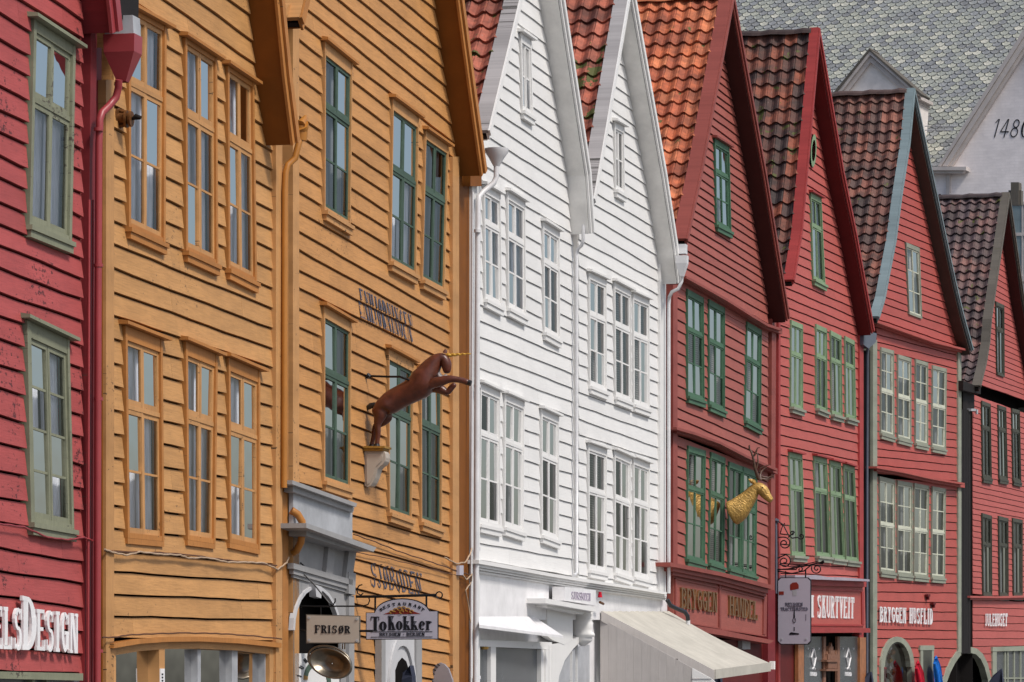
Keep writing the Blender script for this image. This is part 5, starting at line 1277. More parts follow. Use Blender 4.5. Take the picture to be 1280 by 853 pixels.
mb = MB(); PH.rect(mb, 1151, 1154, 808, 1150, 0.05, -0.02); PH.rect(mb, 1165, 1167.5, 808, 1150, 0.05, -0.02); PH.rect(mb, 1150.5, 1168, 807, 813, 0.06, -0.02); build(mb, 'frame', 'stone_trim', nw, PH.d)
mb = MB(); PH.rect(mb, 1154, 1165, 813, 1150, 0.048, -0.02); build(mb, 'dark_pane', 'olive_dark', nw, PH.d)
# hanging jackets
def jacket(cx, y0, w_, mat, label):
    mb = MB(); rows = []
    for i in range(10):
        u = i/9; y_ = y0+u*60; hw = w_*(0.35+0.65*min(1, u*6)) if u < .2 else w_*(1+0.25*u)
        ring = []
        for j in range(16):
            a = 2*math.pi*j/16; k = 1+0.12*math.sin(a*5+u*6)
            ring.append(PH.P(cx+u*6+hw*math.cos(a)*k, y_, 0.20)+Vector((PH.d.x, PH.d.y, 0))*(-0.09*math.sin(a)*k*min(1, .4+u*3)))
        rows.append(ring)
    mb.grid(rows, .5, True); mb.face(rows[0]); mb.face(rows[-1])
    r_ = empty('jacket', PH.P(cx, y0+62, .2), label, 'jacket'); build(mb, 'jacket_body', mat, r_, PH.d, smooth=True)
    mb = MB(); mb.tube([PH.P(cx-1.5, y0+7, .3), PH.P(cx+1.5, y0+22, .33), PH.P(cx+4, y0+48, .33)], [0.04, 0.055, 0.045], 8); build(mb, 'sleeve', mat, r_, PH.d, smooth=True)
    mb = MB(); mb.tube([PH.P(cx-1, y0+2.5, .21), PH.P(cx, y0-1, .21), PH.P(cx+1.5, y0+2.5, .21)], 0.022, 8); build(mb, 'hood', mat, r_, PH.d, smooth=True)
jacket(1147.5, 828, 5.2, 'red_cloth', 'crimson jacket hanging outside the shop right of the arched window')
jacket(1170, 822, 4.6, 'blue_cloth', 'bright blue jacket hanging outside the shop beside the passage')

# ================================================================ I: rose red house at the right edge
pts5 = [(385, 400, .62), (378, 437, .61), (370, 475, .60), (368, 510, .59), (362, 545, .58), (358, 580, .57), (353, 618, .56), (348, 655, .55), (343, 690, .54), (338, 725, .52)]
gI = [(1180+x/5.33, 240+y/5.33, s) for x, y, s in pts5]
gI = [(1252.2, 315-6.8*i, .62+.006*i) for i in range(10, 0, -1)]+gI
y_ = 376.0+6.8; sl = .51
while y_ < 492: gI.append((1241, y_, max(.34, sl))); y_ += 6.9; sl -= 0.011
secI2 = []
y_ = 493.0
while y_ < 745:
    secI2.append((1217.5, y_, 0.36-(y_-493)*0.00115)); y_ += 7.13
secI3 = []
y_ = 749.0
while y_ < 870: secI3.append((1217.5, y_, 0.05-(y_-745)*0.0009)); y_ += 9.8
I1u = (1227.8, 501, 1238.5, 505, 1240, 599.5, 1229, 597.5); I2u = (1248.3, 506, 1258, 509.5, 1260, 600.5, 1249.5, 598.5); I3u = (1265.5, 510.5, 1275, 513, 1276.8, 603.5, 1267, 601)
I1l = (1228.2, 641.5, 1240, 645, 1240.5, 745, 1229.5, 744.5); I2l = (1248.9, 645, 1260.7, 648, 1261, 745.5, 1250, 745); I3l = (1266.5, 647.5, 1278.5, 650, 1278.5, 745.5, 1267.5, 745)
Ig = (1245.5, 377, 1255.6, 381.6, 1256, 472, 1247, 468.5)
mI = dict(wall='red_i', side='black', soffit='soffit_brown', barge='greybrown', cap='greybrown', ridge='tile_grey')  # black side stands for the dark of the passage, not its paint
IH = house('rose red house with dark olive windows at the right edge of the photo', PI, 1217, 1302, mI, [gI, secI2, secI3],
          [quadof(q) for q in (I1u, I2u, I3u, I1l, I2l, I3l, Ig)]+[[(1243, 815), (1310, 812), (1310, 1150), (1243, 1150)], [(1212, 813), (1221, 815), (1228, 822), (1233, 832), (1237, 850), (1238, 1150), (1212, 1150)]],
          dict(L=[(1261, 243), (1238, 400), (1236, 428), (1231.6, 454), (1224.5, 483)], R=[(1261, 243), (1279, 371), (1304, 505)]), ov=0.30, bout=0.020, gap=0.013, joint=0.03, capw=0.18, barge=0.07, tile=0.21, tmat='tile_grey')
kw = dict(frame='olive_dark', cw=0.035, cwl=0.03, head=0.09, sw=0.03, mt=0.015, curtain='curtain_grey')
for q_, t_ in ((I1u, (534, 537)), (I2u, (536, 539)), (I3u, (538, 541)), (I1l, (680, 682)), (I2l, (681, 683)), (I3l, (682, 684))):
    window(IH, q_, t_, 2, 1, 1, sill=0.02, **kw)
window(IH, Ig, (411, 414), 2, 1, 1, **kw)
strip(IH, [(1213, 745), (1250, 745.5), (1310, 744)], 5, 0.12, -0.02, 'red_i', 'storey_moulding', steps=[(0, .5, .13), (.5, 1, .07)])
mb = MB(); PI.rect(mb, 1241, 1246, 812, 1150, 0.05, -0.02); PI.slab(mb, [(1241, 809), (1310, 807), (1310, 813), (1241, 814.5)], 0.06, -0.02)
for x_ in (1256, 1259.5, 1267.5, 1275.5): PI.rect(mb, x_, x_+1.3, 813, 1150, 0.03, -0.02)
PI.rect(mb, 1246, 1310, 847, 849, 0.028, -0.02)
build(mb, 'shop_window_frame', 'stone_trim', IH.root, PI.d)
mb = MB(); PI.rect(mb, 1246, 1310, 812, 1150, 0.0, -0.03); build(mb, 'shop_window_pane', 'shopgrey', IH.root, PI.d)
mb = MB(); put_text(mb, PI, 'JULEHUSET', [(1231.5, 767.5), (1259.5, 767), (1259, 783), (1231.8, 783)], 0.055, 0.045, k=0.18, h=0.10, gap=0.24)
ls = empty('shop_lettering', PI.P(1245, 785, 0.06), 'white raised letters JULEHUSET fixed on the rose red boards', 'shop sign'); build(mb, 'letters', 'white_gloss', ls, PI.d)
# dark timber chute and passage between H and I
ch = empty('timber_chute', PI.P(1208, 815, 0)-Vector((0, 0, .1)), 'tall black timber chute in the gap between the two rightmost red houses', 'chute')
mb = MB(); 
for i in range(4): PI.rect(mb, 1201.8+i*2.9, 1204.5+i*2.9, 512, 817, 0.06+0.004*(i % 2), -0.3)
build(mb, 'chute_boards', 'black', ch, PI.d)
mb = MB(); PI.slab(mb, [(1204, 476), (1226, 485), (1226, 493), (1204, 488)], 0.18, -0.3); PI.rect(mb, 1204, 1218, 488, 513, 0.02, -0.3); build(mb, 'eave_box', 'black', ch, PI.d)
mb = MB(); PI.rect(mb, 1214, 1220, 511, 514, 0.12, 0.0); mb.tube([PI.P(1221, 512, .1), PI.P(1221, 518, .1)], 0.03, 8); build(mb, 'gutter_stub', 'zinc', ch, PI.d)
ps = Group('passage', HH.root)
mb = MB(); PI.rect(mb, 1176, 1252, 800, 1150, -0.28, -0.31); build(mb, 'dark_opening', 'interior', ps, PI.d)
mb = MB()
o_l = [(1175.5, 1150), (1176, 870), (1179, 852), (1184, 836), (1190, 824), (1196, 815.5), (1201, 811)]; i_l = [(1179.5, 1150), (1180, 870), (1183, 855), (1188, 841), (1193.5, 830), (1198.5, 822.5), (1201.5, 819)]
for k in range(6): PH.slab(mb, [o_l[k], o_l[k+1], i_l[k+1], i_l[k]], 0.05, -0.1)
build(mb, 'arch_frame', 'stone_trim', ps, PH.d); mb = MB()
o_r = [(1214, 809), (1221.5, 811), (1229, 818), (1235, 830), (1239, 848), (1240, 870), (1240.5, 1150)]; i_r = [(1214, 816.5), (1220, 818), (1226, 824), (1231, 834.5), (1235, 850), (1236, 870), (1236.5, 1150)]
for k in range(6): PI.slab(mb, [o_r[k], o_r[k+1], i_r[k+1], i_r[k]], 0.05, -0.1)
build(mb, 'arch_frame', 'stone_trim', ps, PI.d)

# ================================================================ the slate roofed building behind
YAW = -22
bz = 118.0
PBk = Plane(((1180-CX)/F*bz, bz), YAW)
bk = empty('slate_building', PBk.W(0, 0, -4), 'large pale building with scalloped slate roof and cream gable marked 1480', 'building')
_, ez = PBk.tz(1180, 214, 0.0)
pitch = math.radians(50); cu, su = math.cos(pitch), math.sin(pitch)
mb = MB(); mb.uv = []
SW, SR = 0.272, 0.165
# plane of the slope: out offset shrinks as it climbs
def sl_pt(a, b, l=0.0):   # a along, b up the slope, l lift
    return PBk.W(a, ez+b*su+l*cu, -b*cu+l*su)
random.seed(11)
A_0, A_1 = -13.5, 7.5
nrow = 64
for r in range(nrow):
    b0 = r*SR
    for c in range(int((A_1-A_0)/SW)):
        a = A_0+(c+0.5*(r % 2))*SW; w2 = SW*0.462; rr_ = random.random()
        ja = random.uniform(-.008, .008); jb = random.uniform(-.01, .01); lf = random.uniform(0, .006)
        hgt = SR*1.9
        pts = []
        for k in range(8):
            t = math.pi*k/7; pts.append((a+ja-w2*math.cos(t), b0+jb+w2*0.95*(1-math.sin(t)), 0.050+lf))
        up = [(a+ja+w2, b0+hgt, 0.004), (a+ja-w2, b0+hgt, 0.004)]
        k0 = len(mb.v)
        for q in pts+up: mb.v.append(tuple(sl_pt(*q))); mb.uv.append((q[0], q[1]))
        mb.f.append(tuple(range(k0, k0+10))); mb.r.append(rr_)
        k1 = len(mb.v)
        for q in pts: mb.v.append(tuple(sl_pt(q[0], q[1]+0.001, -0.01))); mb.uv.append((q[0], q[1]))
        for k in range(7): mb.f.append((k0+k, k0+k+1, k1+k+1, k1+k)); mb.r.append(rr_*0.5)  # drop faces take a darker tone, edge shade put into the colour
sr = build(mb, 'slate_roof', 'slate', bk, PBk.d, nocalc=True)
mb = MB(); mb.prism([sl_pt(A_0, 0, -.02), sl_pt(A_1, 0, -.02), sl_pt(A_1, nrow*SR, -.02), sl_pt(A_0, nrow*SR, -.02)], [sl_pt(A_0, 0, -.15), sl_pt(A_1, 0, -.15), sl_pt(A_1, nrow*SR, -.15), sl_pt(A_0, nrow*SR, -.15)])
build(mb, 'roof_deck', 'black', bk, PBk.d)
mb = MB(); mb.prism([PBk.W(A_0, 0, -.1), PBk.W(A_1, 0, -.1), PBk.W(A_1, ez-.1, -.1), PBk.W(A_0, ez-.1, -.1)], [PBk.W(A_0, 0, -9), PBk.W(A_1, 0, -9), PBk.W(A_1, ez-.1, -9), PBk.W(A_0, ez-.1, -9)])
build(mb, 'front_wall', 'cream', bk, PBk.d)
mb = MB(); PBk.slab(mb, [(1100, 211), (1185, 210), (1185, 217), (1100, 218)], 0.25, -0.1); build(mb, 'eave_gutter', 'zinc', bk, PBk.d)
# gable wing, a little nearer
WG = 0.9
mb = MB(); PBk.slab(mb, [(1168, 217), (1180, 207), (1300, 22), (1430, 207), (1430, 1090), (1168, 1090)], WG, -1.0); build(mb, 'gable_wall', 'cream_wall', bk, PBk.d)
mb = MB()
PBk.slab(mb, [(1172, 208), (1300, 4), (1300, 14), (1176, 208)], WG+0.30, -2.0)
PBk.slab(mb, [(1177.5, 208), (1300, 15.5), (1300, 27), (1184, 208)], WG+0.25, WG-0.1)
PBk.slab(mb, [(1185, 208), (1300, 29), (1300, 36), (1190, 208)], WG+0.16, WG-0.1)
for x_ in (0,):
    PBk.slab(mb, [(1300, 4), (1428, 208), (1424, 208), (1300, 14)], WG+0.30, -2.0); PBk.slab(mb, [(1300, 15.5), (1422, 208), (1412, 208), (1300, 36)], WG+0.25, WG-0.1)
build(mb, 'gable_moulding', 'cream_trim', bk, PBk.d)
mb = MB(); PBk.slab(mb, [(1150, 208.5), (1207.5, 208.5), (1207.5, 213), (1150, 213)], WG+0.38, -0.2); PBk.slab(mb, [(1155, 213.2), (1205, 213.2), (1203, 216.5), (1155, 216.5)], WG+0.30, -0.2); build(mb, 'cornice_return', 'cream_trim', bk, PBk.d)
mb = MB(); PBk.rect(mb, 1182.5, 1187, 216, 700, WG+0.12, WG); PBk.rect(mb, 1120, 1170, 216, 800, WG-0.1, -0.1); build(mb, 'pilaster', 'cream_trim', bk, PBk.d)
mb = MB()
txt = []
put_text(mb, PBk, '1480', [(1243.5, 149), (1289.5, 149), (1285, 172), (1239, 172)], WG+0.012, WG, k=0.13, h=0.06, gap=0.14)
build(mb, 'painted_numerals', 'ink', bk, PBk.d)
wi = MB(); PBk.rect(wi, 1258, 1263, 254, 352, WG+0.05, WG-0.02); PBk.rect(wi, 1263, 1330, 252, 256, WG+0.05, WG-0.02); PBk.rect(wi, 1263, 1330, 291, 295, WG+0.04, WG-0.02); PBk.rect(wi, 1277, 1279, 256, 345, WG+0.035, WG-0.02); PBk.rect(wi, 1258, 1330, 345, 352, WG+0.12, WG-0.02)
wf = build(wi, 'window', 'cream_trim', bk, PBk.d)
mb = MB(); PBk.rect(mb, 1263, 1328, 256, 345, WG+0.02, WG+0.005); build(mb, 'pane', 'bluegrey', wf, PBk.d)
mb = MB(); PBk.rect(mb, 1263.5, 1273.5, 228, 256, WG+4.2, WG+3.9); PBk.rect(mb, 1260.5, 1263.3, 238, 256, WG+4.15, WG+3.95); PBk.rect(mb, 1273.7, 1276.5, 238, 256, WG+4.15, WG+3.95)
ck = build(mb, 'ridge_post', 'greybrown', IH.root, PBk.d)
mb = MB(); mb.tube([PBk.P(x, y, WG+.2) for x, y in ((1172.5, 250), (1172.5, 245), (1175, 243.5), (1177, 246))], 0.03, 6); build(mb, 'vent_hook', 'black_iron', bk, PBk.d)
mb = MB(); mb.tube([PBk.P(x, 158, -.1) for x in (1156, 1180, 1197)], 0.015, 5); mb.tube([PBk.P(x, 163, -.1) for x in (1156, 1180, 1195)], 0.015, 5)
for x in (1160, 1170, 1180, 1190): mb.tube([PBk.P(x, 156, -.1), PBk.P(x, 166, -.1)], 0.012, 5)
build(mb, 'snow_guard', 'zinc', bk, PBk.d)
# dormer
dm = MB(); OD = 1.0
PBk.slab(dm, [(1046, 121), (1087.5, 74), (1137, 117), (1128, 250), (1046, 250)], OD, -1.0); build(dm, 'dormer_wall', 'cream', bk, PBk.d)
dm = MB()
PBk.slab(dm, [(1039, 122), (1086.5, 62.5), (1087.5, 69), (1046, 122)], OD+0.20, OD-.5); PBk.slab(dm, [(1086.5, 62.5), (1151, 118), (1144, 118), (1087.5, 69)], OD+0.20, OD-.5)
PBk.slab(dm, [(1047, 121.5), (1087.5, 70), (1088, 78), (1055, 121)], OD+0.12, OD-0.1); PBk.slab(dm, [(1087.5, 70), (1143, 117), (1133, 117), (1088, 78)], OD+0.12, OD-0.1)
PBk.slab(dm, [(1038, 123.5), (1139, 114.5), (1139, 118.5), (1040, 128)], OD+0.25, -1.0); PBk.slab(dm, [(1042, 128.5), (1136, 119), (1136, 123), (1046, 133)], OD+0.16, -1.0)
build(dm, 'dormer_pediment', 'cream_trim', bk, PBk.d)
dm = MB(); PBk.slab(dm, [(1087, 61.8), (1152, 118), (1150, 120), (1088, 65)], OD+0.22, OD-.7); PBk.slab(dm, [(1036, 123), (1087, 59.8), (1088, 61.8), (1039, 124)], OD+0.24, OD-.7)
build(dm, 'dormer_roof', 'greybrown', bk, PBk.d)
# ================================================================ hanging things, drawn on planes that stand out from the facades
def out_plane(pl, px, py):
    p = pl.P(px, py, 0.0); return Plane((p.x, p.y), math.degrees(math.atan2(pl.n.y, pl.n.x)))
def skin_mesh(name, chains, mat, parent, sub=2, squash=None):
    """chains: [(points, radii, link)] one continuous tree; link = index of the vertex the chain grows from"""
    vs, es, rs = [], [], []; ids = []
    for pts, rad, link in chains:
        base = len(vs); vs += [Vector(p) for p in pts]; rs += rad; ids.append(base)
        if link is not None: es.append((ids[link[0]]+link[1], base))
        es += [(base+i, base+i+1) for i in range(len(pts)-1)]
    org = Vector((sum(p.x for p in vs)/len(vs), sum(p.y for p in vs)/len(vs), min(p.z for p in vs)))
    me = bpy.data.meshes.new(name); me.from_pydata([p-org for p in vs], es, [])
    bm = bmesh.new(); bm.from_mesh(me); ly = bm.verts.layers.skin.verify(); bm.verts.ensure_lookup_table()
    for i, r in enumerate(rs): bm.verts[i][ly].radius = (r, r); bm.verts[i][ly].use_root = (i == 0)
    bm.to_mesh(me); bm.free()
    o = bpy.data.objects.new(name, me); COL.objects.link(o)
    sk = o.modifiers.new('skin', 'SKIN'); sk.use_smooth_shade = True
    sb = o.modifiers.new('sub', 'SUBSURF'); sb.levels = sub; sb.render_levels = sub
    dg_ = bpy.context.evaluated_depsgraph_get(); dg_.update(); ev = o.evaluated_get(dg_)
    m2 = bpy.data.meshes.new_from_object(ev); m2.name = name
    COL.objects.unlink(o); bpy.data.objects.remove(o)
    o = bpy.data.objects.new(name, m2); COL.objects.link(o); m2.materials.clear(); m2.materials.append(M[mat])
    for p in m2.polygons: p.use_smooth = True
    WO[o.name] = org; o.parent = parent; o.location = org-world_of(parent); return o

# ---- unicorn
UP = out_plane(PC, 456, 560); sd_ = Vector((PC.d.x, PC.d.y, 0))
U = lambda x, y, s_=0.0: UP.P(450+x/4.267, 420+y/4.267, 0)+sd_*s_
un = empty('unicorn_statue', U(80, 590), 'leaping chestnut carved unicorn with gold horn, rearing from a grey console', 'statue')
k = 1/4.267/107*1.38      # zoomed px to metres there
R_ = lambda d: d/2*k
body = [U(128, 385), U(165, 352), U(215, 325), U(265, 300), U(310, 275), U(348, 240), U(366, 190), U(394, 148), U(426, 118), U(450, 118), U(460, 148), U(464, 178), U(463, 204)]
brad = [R_(100)*.88, R_(112)*.9, R_(108)*.9, R_(112)*.9, R_(126)*.88, R_(120)*.86, R_(110)*.85, R_(92)*.82, R_(66)*.8, R_(56)*.8, R_(60)*.82, R_(44)*.85, R_(30)*.85]
chains = [(body, brad, None),
          ([U(112, 410, -.06), U(120, 430, -.07), U(100, 470, -.07), U(106, 520, -.07), U(101, 565, -.07), U(98, 588, -.07)], [R_(80)*.8, R_(56), R_(30), R_(22), R_(18), R_(24)], (0, 0)),
          ([U(118, 405, .06), U(140, 440, .08), U(74, 478, .07), U(68, 525, .06), U(58, 568, .06), U(56, 588, .06)], [R_(80)*.8, R_(54), R_(29), R_(21), R_(17), R_(23)], (0, 0)),
          ([U(385, 255, -.07), U(435, 248, -.09), U(490, 232, -.09), U(540, 238, -.08), U(575, 248, -.07), U(588, 254, -.07)], [R_(58)*.8, R_(44), R_(32), R_(24), R_(26), R_(26)], (0, 5)),
          ([U(380, 270, .08), U(430, 285, .10), U(455, 300, .10), U(480, 268, .10), U(500, 250, .10)], [R_(54)*.8, R_(40), R_(30), R_(24), R_(22)], (0, 5))]
skin_mesh('horse_body', chains, 'horse', un)
mb = MB(); hp = U(462, 104); he = U(592, 95)
pts = [hp.lerp(he, i/24) for i in range(25)]
mb.tube([p+Vector((0, 0, .004*math.sin(i*1.3)))+sd_*.004*math.cos(i*1.3) for i, p in enumerate(pts)], [0.024*(1-i/24*.75) for i in range(25)], 8); build(mb, 'horn', 'horn_gold', un, smooth=True)
mb = MB(); mb.tube([U(95, 372), U(76, 370), U(56, 374), U(40, 384), U(34, 397)], [.03, .036, .036, .03, .01], 8); build(mb, 'tail', 'horse_dark', un, smooth=True)
mb = MB()
for s_ in (-.03, .03): mb.tube([U(452, 92, s_), U(460, 70, s_*1.2)], [.022, .004], 6)
build(mb, 'ears', 'horse', un, smooth=True)
mb = MB(); mb.tube([U(575, 248, -.07), U(600, 257, -.07)], [.032, .034], 8); mb.tube([U(98, 578, -.07), U(98, 592, -.07)], [.032, .04], 8); mb.tube([U(57, 578, .06), U(55, 592, .06)], [.03, .038], 8); build(mb, 'hooves', 'horse_dark', un, smooth=True)
mb = MB(); mb.tube([U(462, 208), U(452, 222), U(432, 222), U(418, 200), U(410, 185)], [.022, .028, .03, .025, .01], 8); build(mb, 'beard', 'cream', un, smooth=True)
mb = MB(); mb.tube([U(290, 243, -.1), U(262, 235, -.12), U(225, 222, -.1), U(150, 218, 0), U(40, 214, 0)], .013, 8); mb.tube([U(38, 206), U(50, 222)], .03, 8); mb.tube([U(34, 214), U(60, 215)], [.035, .015], 8)
build(mb, 'wall_stay', 'black_iron', un, smooth=True)
cs = empty('console', U(60, 800), 'grey scrolled wall console carrying the unicorn', 'bracket')
def in_plane(mb, P_, pts, w0, w1):
    a = [P_(x, y, w0) for x, y in pts]; b = [P_(x, y, w1) for x, y in pts]; mb.prism(a, b)
mb = MB(); in_plane(mb, U, [(30, 592), (150, 592), (150, 603), (30, 603)], -.15, .15); in_plane(mb, U, [(34, 603.5), (142, 603.5), (135, 618), (34, 618)], -.13, .13); build(mb, 'console_top', 'ochre_ink', cs)
mb = MB(); in_plane(mb, U, [(36, 618.5), (140, 618.5), (147, 632), (149, 652), (145, 672), (134, 688), (118, 699), (106, 712), (100, 735), (92, 760), (80, 785), (68, 802), (52, 808), (38, 802)], -.10, .10)
in_plane(mb, U, [(48, 632), (128, 632), (134, 650), (130, 668), (116, 682), (98, 700), (90, 735), (78, 765), (64, 790), (50, 792)], -.112, .112)
build(mb, 'console_scroll', 'sign_beige', cs)

# ---- stag head
SP = out_plane(PF, 903, 640); sf_ = Vector((PF.d.x, PF.d.y, 0))
Z = lambda x, y, s_=0.0: SP.P(900+x/5.33, 540+y/5.33, 0)+sf_*s_
st = empty('stag_head', Z(30, 640), 'gilded stag head and neck with brown antlers projecting between the leaf green windows', 'statue')
k2 = 1/5.33/78*1.2; Q_ = lambda d: d/2*k2
ch_ = [([Z(64, 550), Z(88, 540), Z(120, 520), Z(145, 490), Z(190, 440), Z(225, 395), Z(250, 365)], [Q_(158), Q_(166), Q_(160), Q_(138), Q_(106), Q_(84), Q_(76)], None),
       ([Z(285, 385), Z(310, 425), Z(335, 452), Z(348, 462)], [Q_(84), Q_(58), Q_(44), Q_(34)], (0, 6))]
o = skin_mesh('neck_and_head', ch_, 'gold', st)
mb = MB()
for s_ in (-1, 1): mb.tube([Z(235, 345, .03*s_), Z(218, 330, .09*s_), Z(200, 318, .14*s_)], [.022, .04, .006], 8)
build(mb, 'ears', 'gold', st, smooth=True)
mb = MB()
def T_(pts, r0): mb.tube([Z(*p) for p in pts], [r0*(1-.72*i/(len(pts)-1)) for i in range(len(pts))], 8)
T_([(262, 318, -.03), (252, 285, -.08), (240, 240, -.12), (236, 190, -.15), (224, 150, -.15), (210, 118, -.15), (208, 92, -.15)], .032)
T_([(238, 165, -.15), (252, 140, -.16), (262, 112, -.16), (278, 108, -.16)], .02); T_([(225, 140, -.15), (205, 122, -.15), (203, 95, -.15)], .016)
T_([(250, 250, -.11), (262, 200, -.11), (258, 150, -.1), (240, 125, -.1)], .018)
T_([(268, 320, .03), (262, 290, .05), (268, 262, .09), (290, 240, .12), (300, 236, .12)], .03)
T_([(262, 292, .05), (285, 300, .1), (310, 302, .14), (340, 290, .16), (352, 284, .16)], .022)
T_([(272, 312, .03), (300, 316, .08), (328, 312, .1), (345, 296, .1)], .02)
T_([(268, 262, .09), (250, 270, .1), (262, 235, .12), (290, 225, .14), (325, 215, .14)], .018)
build(mb, 'antlers', 'antler', st, smooth=True)
mb = MB(); mb.tube([Z(292, 372, -Q_(84)*.9/1), Z(294, 373, -Q_(84)*1.02)], .012, 8); mb.tube([Z(292, 372, Q_(84)*.9), Z(294, 373, Q_(84)*1.02)], .012, 8); build(mb, 'eyes', 'horse_dark', st)

# ---- signs that hang from iron brackets
def flat_sign(P_, mb, pts, w0=-.012, w1=.012): in_plane(mb, P_, pts, w0, w1)
def flat_text(mb, spl, s, quad, side, th=0.004, **kw):
    c = [spl.tz(x, y, side) for x, y in quad]
    for i, q in enumerate(text_quads(s, **kw)):
        f_, b_ = [], []
        for a, b in q:
            v = 1-b; t = (c[0][0]*(1-a)+c[1][0]*a)*(1-v)+(c[3][0]*(1-a)+c[2][0]*a)*v; z = (c[0][1]*(1-a)+c[1][1]*a)*(1-v)+(c[3][1]*(1-a)+c[2][1]*a)*v
            f_.append(spl.W(t, z, side+th+0.0003*(i % 9))); b_.append(spl.W(t, z, side))
        mb.prism(f_, b_)
def arc_text(mb, spl, s, cx, cy, rx, ry, a0, a1, hpx, wpx, side, rad_in=False):
    n = len(s)
    for i, ch in enumerate(s):
        a = math.radians(a0+(a1-a0)*i/(n-1)); x, y = cx+rx*math.cos(a), cy-ry*math.sin(a)
        tx, ty = math.sin(a), math.cos(a)
        ux, uy = math.cos(a), -math.sin(a)
        for q in glyph(ch, .2, .1):
            f_, b_ = [], []
            for p in q:
                X = x+(p[0]/.6-.5)*wpx*tx+(p[1])*hpx*ux; Y = y+(p[0]/.6-.5)*wpx*ty+(p[1])*hpx*uy
                f_.append(spl.P(X, Y, side+.004)); b_.append(spl.P(X, Y, side))
            mb.prism(f_, b_)
def sgn(pl): return 1.0
# the visible side of an out-plane is the one facing the camera: its n points along +/- facade d
def facing(spl):
    return 1 if spl.n.dot(Vector((0, -1))) > 0 else -1
# restaurant sign -------------------------------------------------
KP = out_plane(PC, 443, 780); fs = facing(KP)
K = lambda x, y, s_=0.0: KP.P(x, y, 0)+Vector((KP.n.x, KP.n.y, 0))*fs*s_
br = empty('sign_bracket', K(443, 838), 'black iron bracket with ring end holding the restaurant sign', 'bracket')
mb = MB(); mb.tube([K(442, 728), K(442, 838)], .014, 8); mb.tube([K(442, 746), K(470, 746), K(545, 744)], .016, 8)
mb.tube([K(549+4*math.cos(a), 744-4*math.sin(a)) for a in [2*math.pi*i/16 for i in range(17)]], .008, 6)
mb.tube([K(x, y) for x, y in ((453, 731), (449, 732), (446, 737), (447, 742), (451, 744), (454, 742))], .008, 6)
mb.tube([K(x, y) for x, y in ((442, 757.5), (452, 758), (460, 756), (462, 751), (461, 747))], .008, 6)
mb.tube([K(499, 742), K(499, 728)], .006, 6)
mb.tube([K(469, 746), K(469, 767)], .012, 6); mb.tube([K(533, 745), K(533, 766)], .012, 6)
build(mb, 'bracket_irons', 'black_iron', br)
s1 = empty('restaurant_sign', K(503, 800), 'lavender grey arched restaurant sign reading To Kokker, hanging from an iron bracket', 'sign')
def board(P_, pts, name, mat, root, w=.014):
    mb = MB(); flat_sign(P_, mb, pts, -w, w); return build(mb, name, mat, root)
archp = [(463+ (503-463)*(1-math.cos(math.pi*i/16)) if False else 503-33*math.cos(math.pi*i/16), 766-16.5*math.sin(math.pi*i/16)) for i in range(17)]
edge = [(458.5, 766.5), (469, 766.5)]+archp[1:-1]+[(537, 764.5), (547, 764.5), (547, 798.5), (458.5, 799)]
mb = MB(); c_ = (503, 780)
in_plane(mb, K, [(c_[0]+(x-c_[0])*1.022, c_[1]+(y-c_[1])*1.05) for x, y in edge], -.012, .008); build(mb, 'sign_rim', 'ink', s1)
mb = MB(); in_plane(mb, K, edge, -.016, .014); build(mb, 'sign_board', 'sign_grey', s1)
sd1 = .0155*fs
mb = MB()
def ftext(mb, s, quad, side=.0145, **kw):
    c = quad
    for i, q in enumerate(text_quads(s, **kw)):
        f_, b_ = [], []
        for a, b in q:
            v = 1-b; X = (c[0][0]*(1-a)+c[1][0]*a)*(1-v)+(c[3][0]*(1-a)+c[2][0]*a)*v; Y = (c[0][1]*(1-a)+c[1][1]*a)*(1-v)+(c[3][1]*(1-a)+c[2][1]*a)*v
            f_.append((X, Y)); 
        yield f_, i
def sign_text(P_, s, quad, mat, root, side=.0145, th=.004, name='lettering', **kw):
    mb = MB()
    for pts, i in ftext(mb, s, quad, **kw):
        mb.prism([P_(x, y, side+th+.0003*(i % 9)) for x, y in pts], [P_(x, y, side) for x, y in pts])
    return build(mb, name, mat, root)
sign_text(K, 'To', [(464.5, 771), (484, 771), (484, 789), (464.5, 789)], 'ink', s1, k=.24, h=.06, gap=.02)
sign_text(K, 'Kokker', [(486, 770.5), (541, 770.5), (541, 788), (486, 788)], 'ink', s1, k=.24, h=.06, gap=.09)
sign_text(K, 'BRYGGEN - BERGEN', [(475, 791.3), (531, 791), (531, 795), (475, 795.3)], 'ink', s1, k=.16, h=.12)
mb = MB(); in_plane(mb, K, [(464, 789.7), (541, 789.4), (541, 790), (464, 790.3)], .014, .018); in_plane(mb, K, [(464, 796.3), (541, 796), (541, 796.6), (464, 796.9)], .014, .018); build(mb, 'ruled_line', 'ink', s1)
mb = MB(); 
for i, ch_c in enumerate('RESTAURANT'):
    a = math.radians(152-124*i/9); x, y = 503+28*math.cos(a), 768-12.3*math.sin(a)*1.0
    for q in glyph(ch_c, .2, .12):
        pts = []
        for p in q:
            X0 = (p[0]/.6-.5)*3.4; Y0 = p[1]*3.6; ro = (math.pi/2-a)*.62
            pts.append((x+X0*math.cos(ro)+Y0*math.sin(ro), y+X0*math.sin(ro)-Y0*math.cos(ro)+1.2))
        mb.prism([K(*p, .019) for p in pts], [K(*p, .0145) for p in pts])
build(mb, 'arched_lettering', 'ink', s1)
mb = MB(); in_plane(mb, K, [(480, 768), (496, 762), (503, 760.5), (510, 762), (526, 767.5), (510, 768)], .014, .017); build(mb, 'red_crest', 'red_ink', s1)
mb = MB()
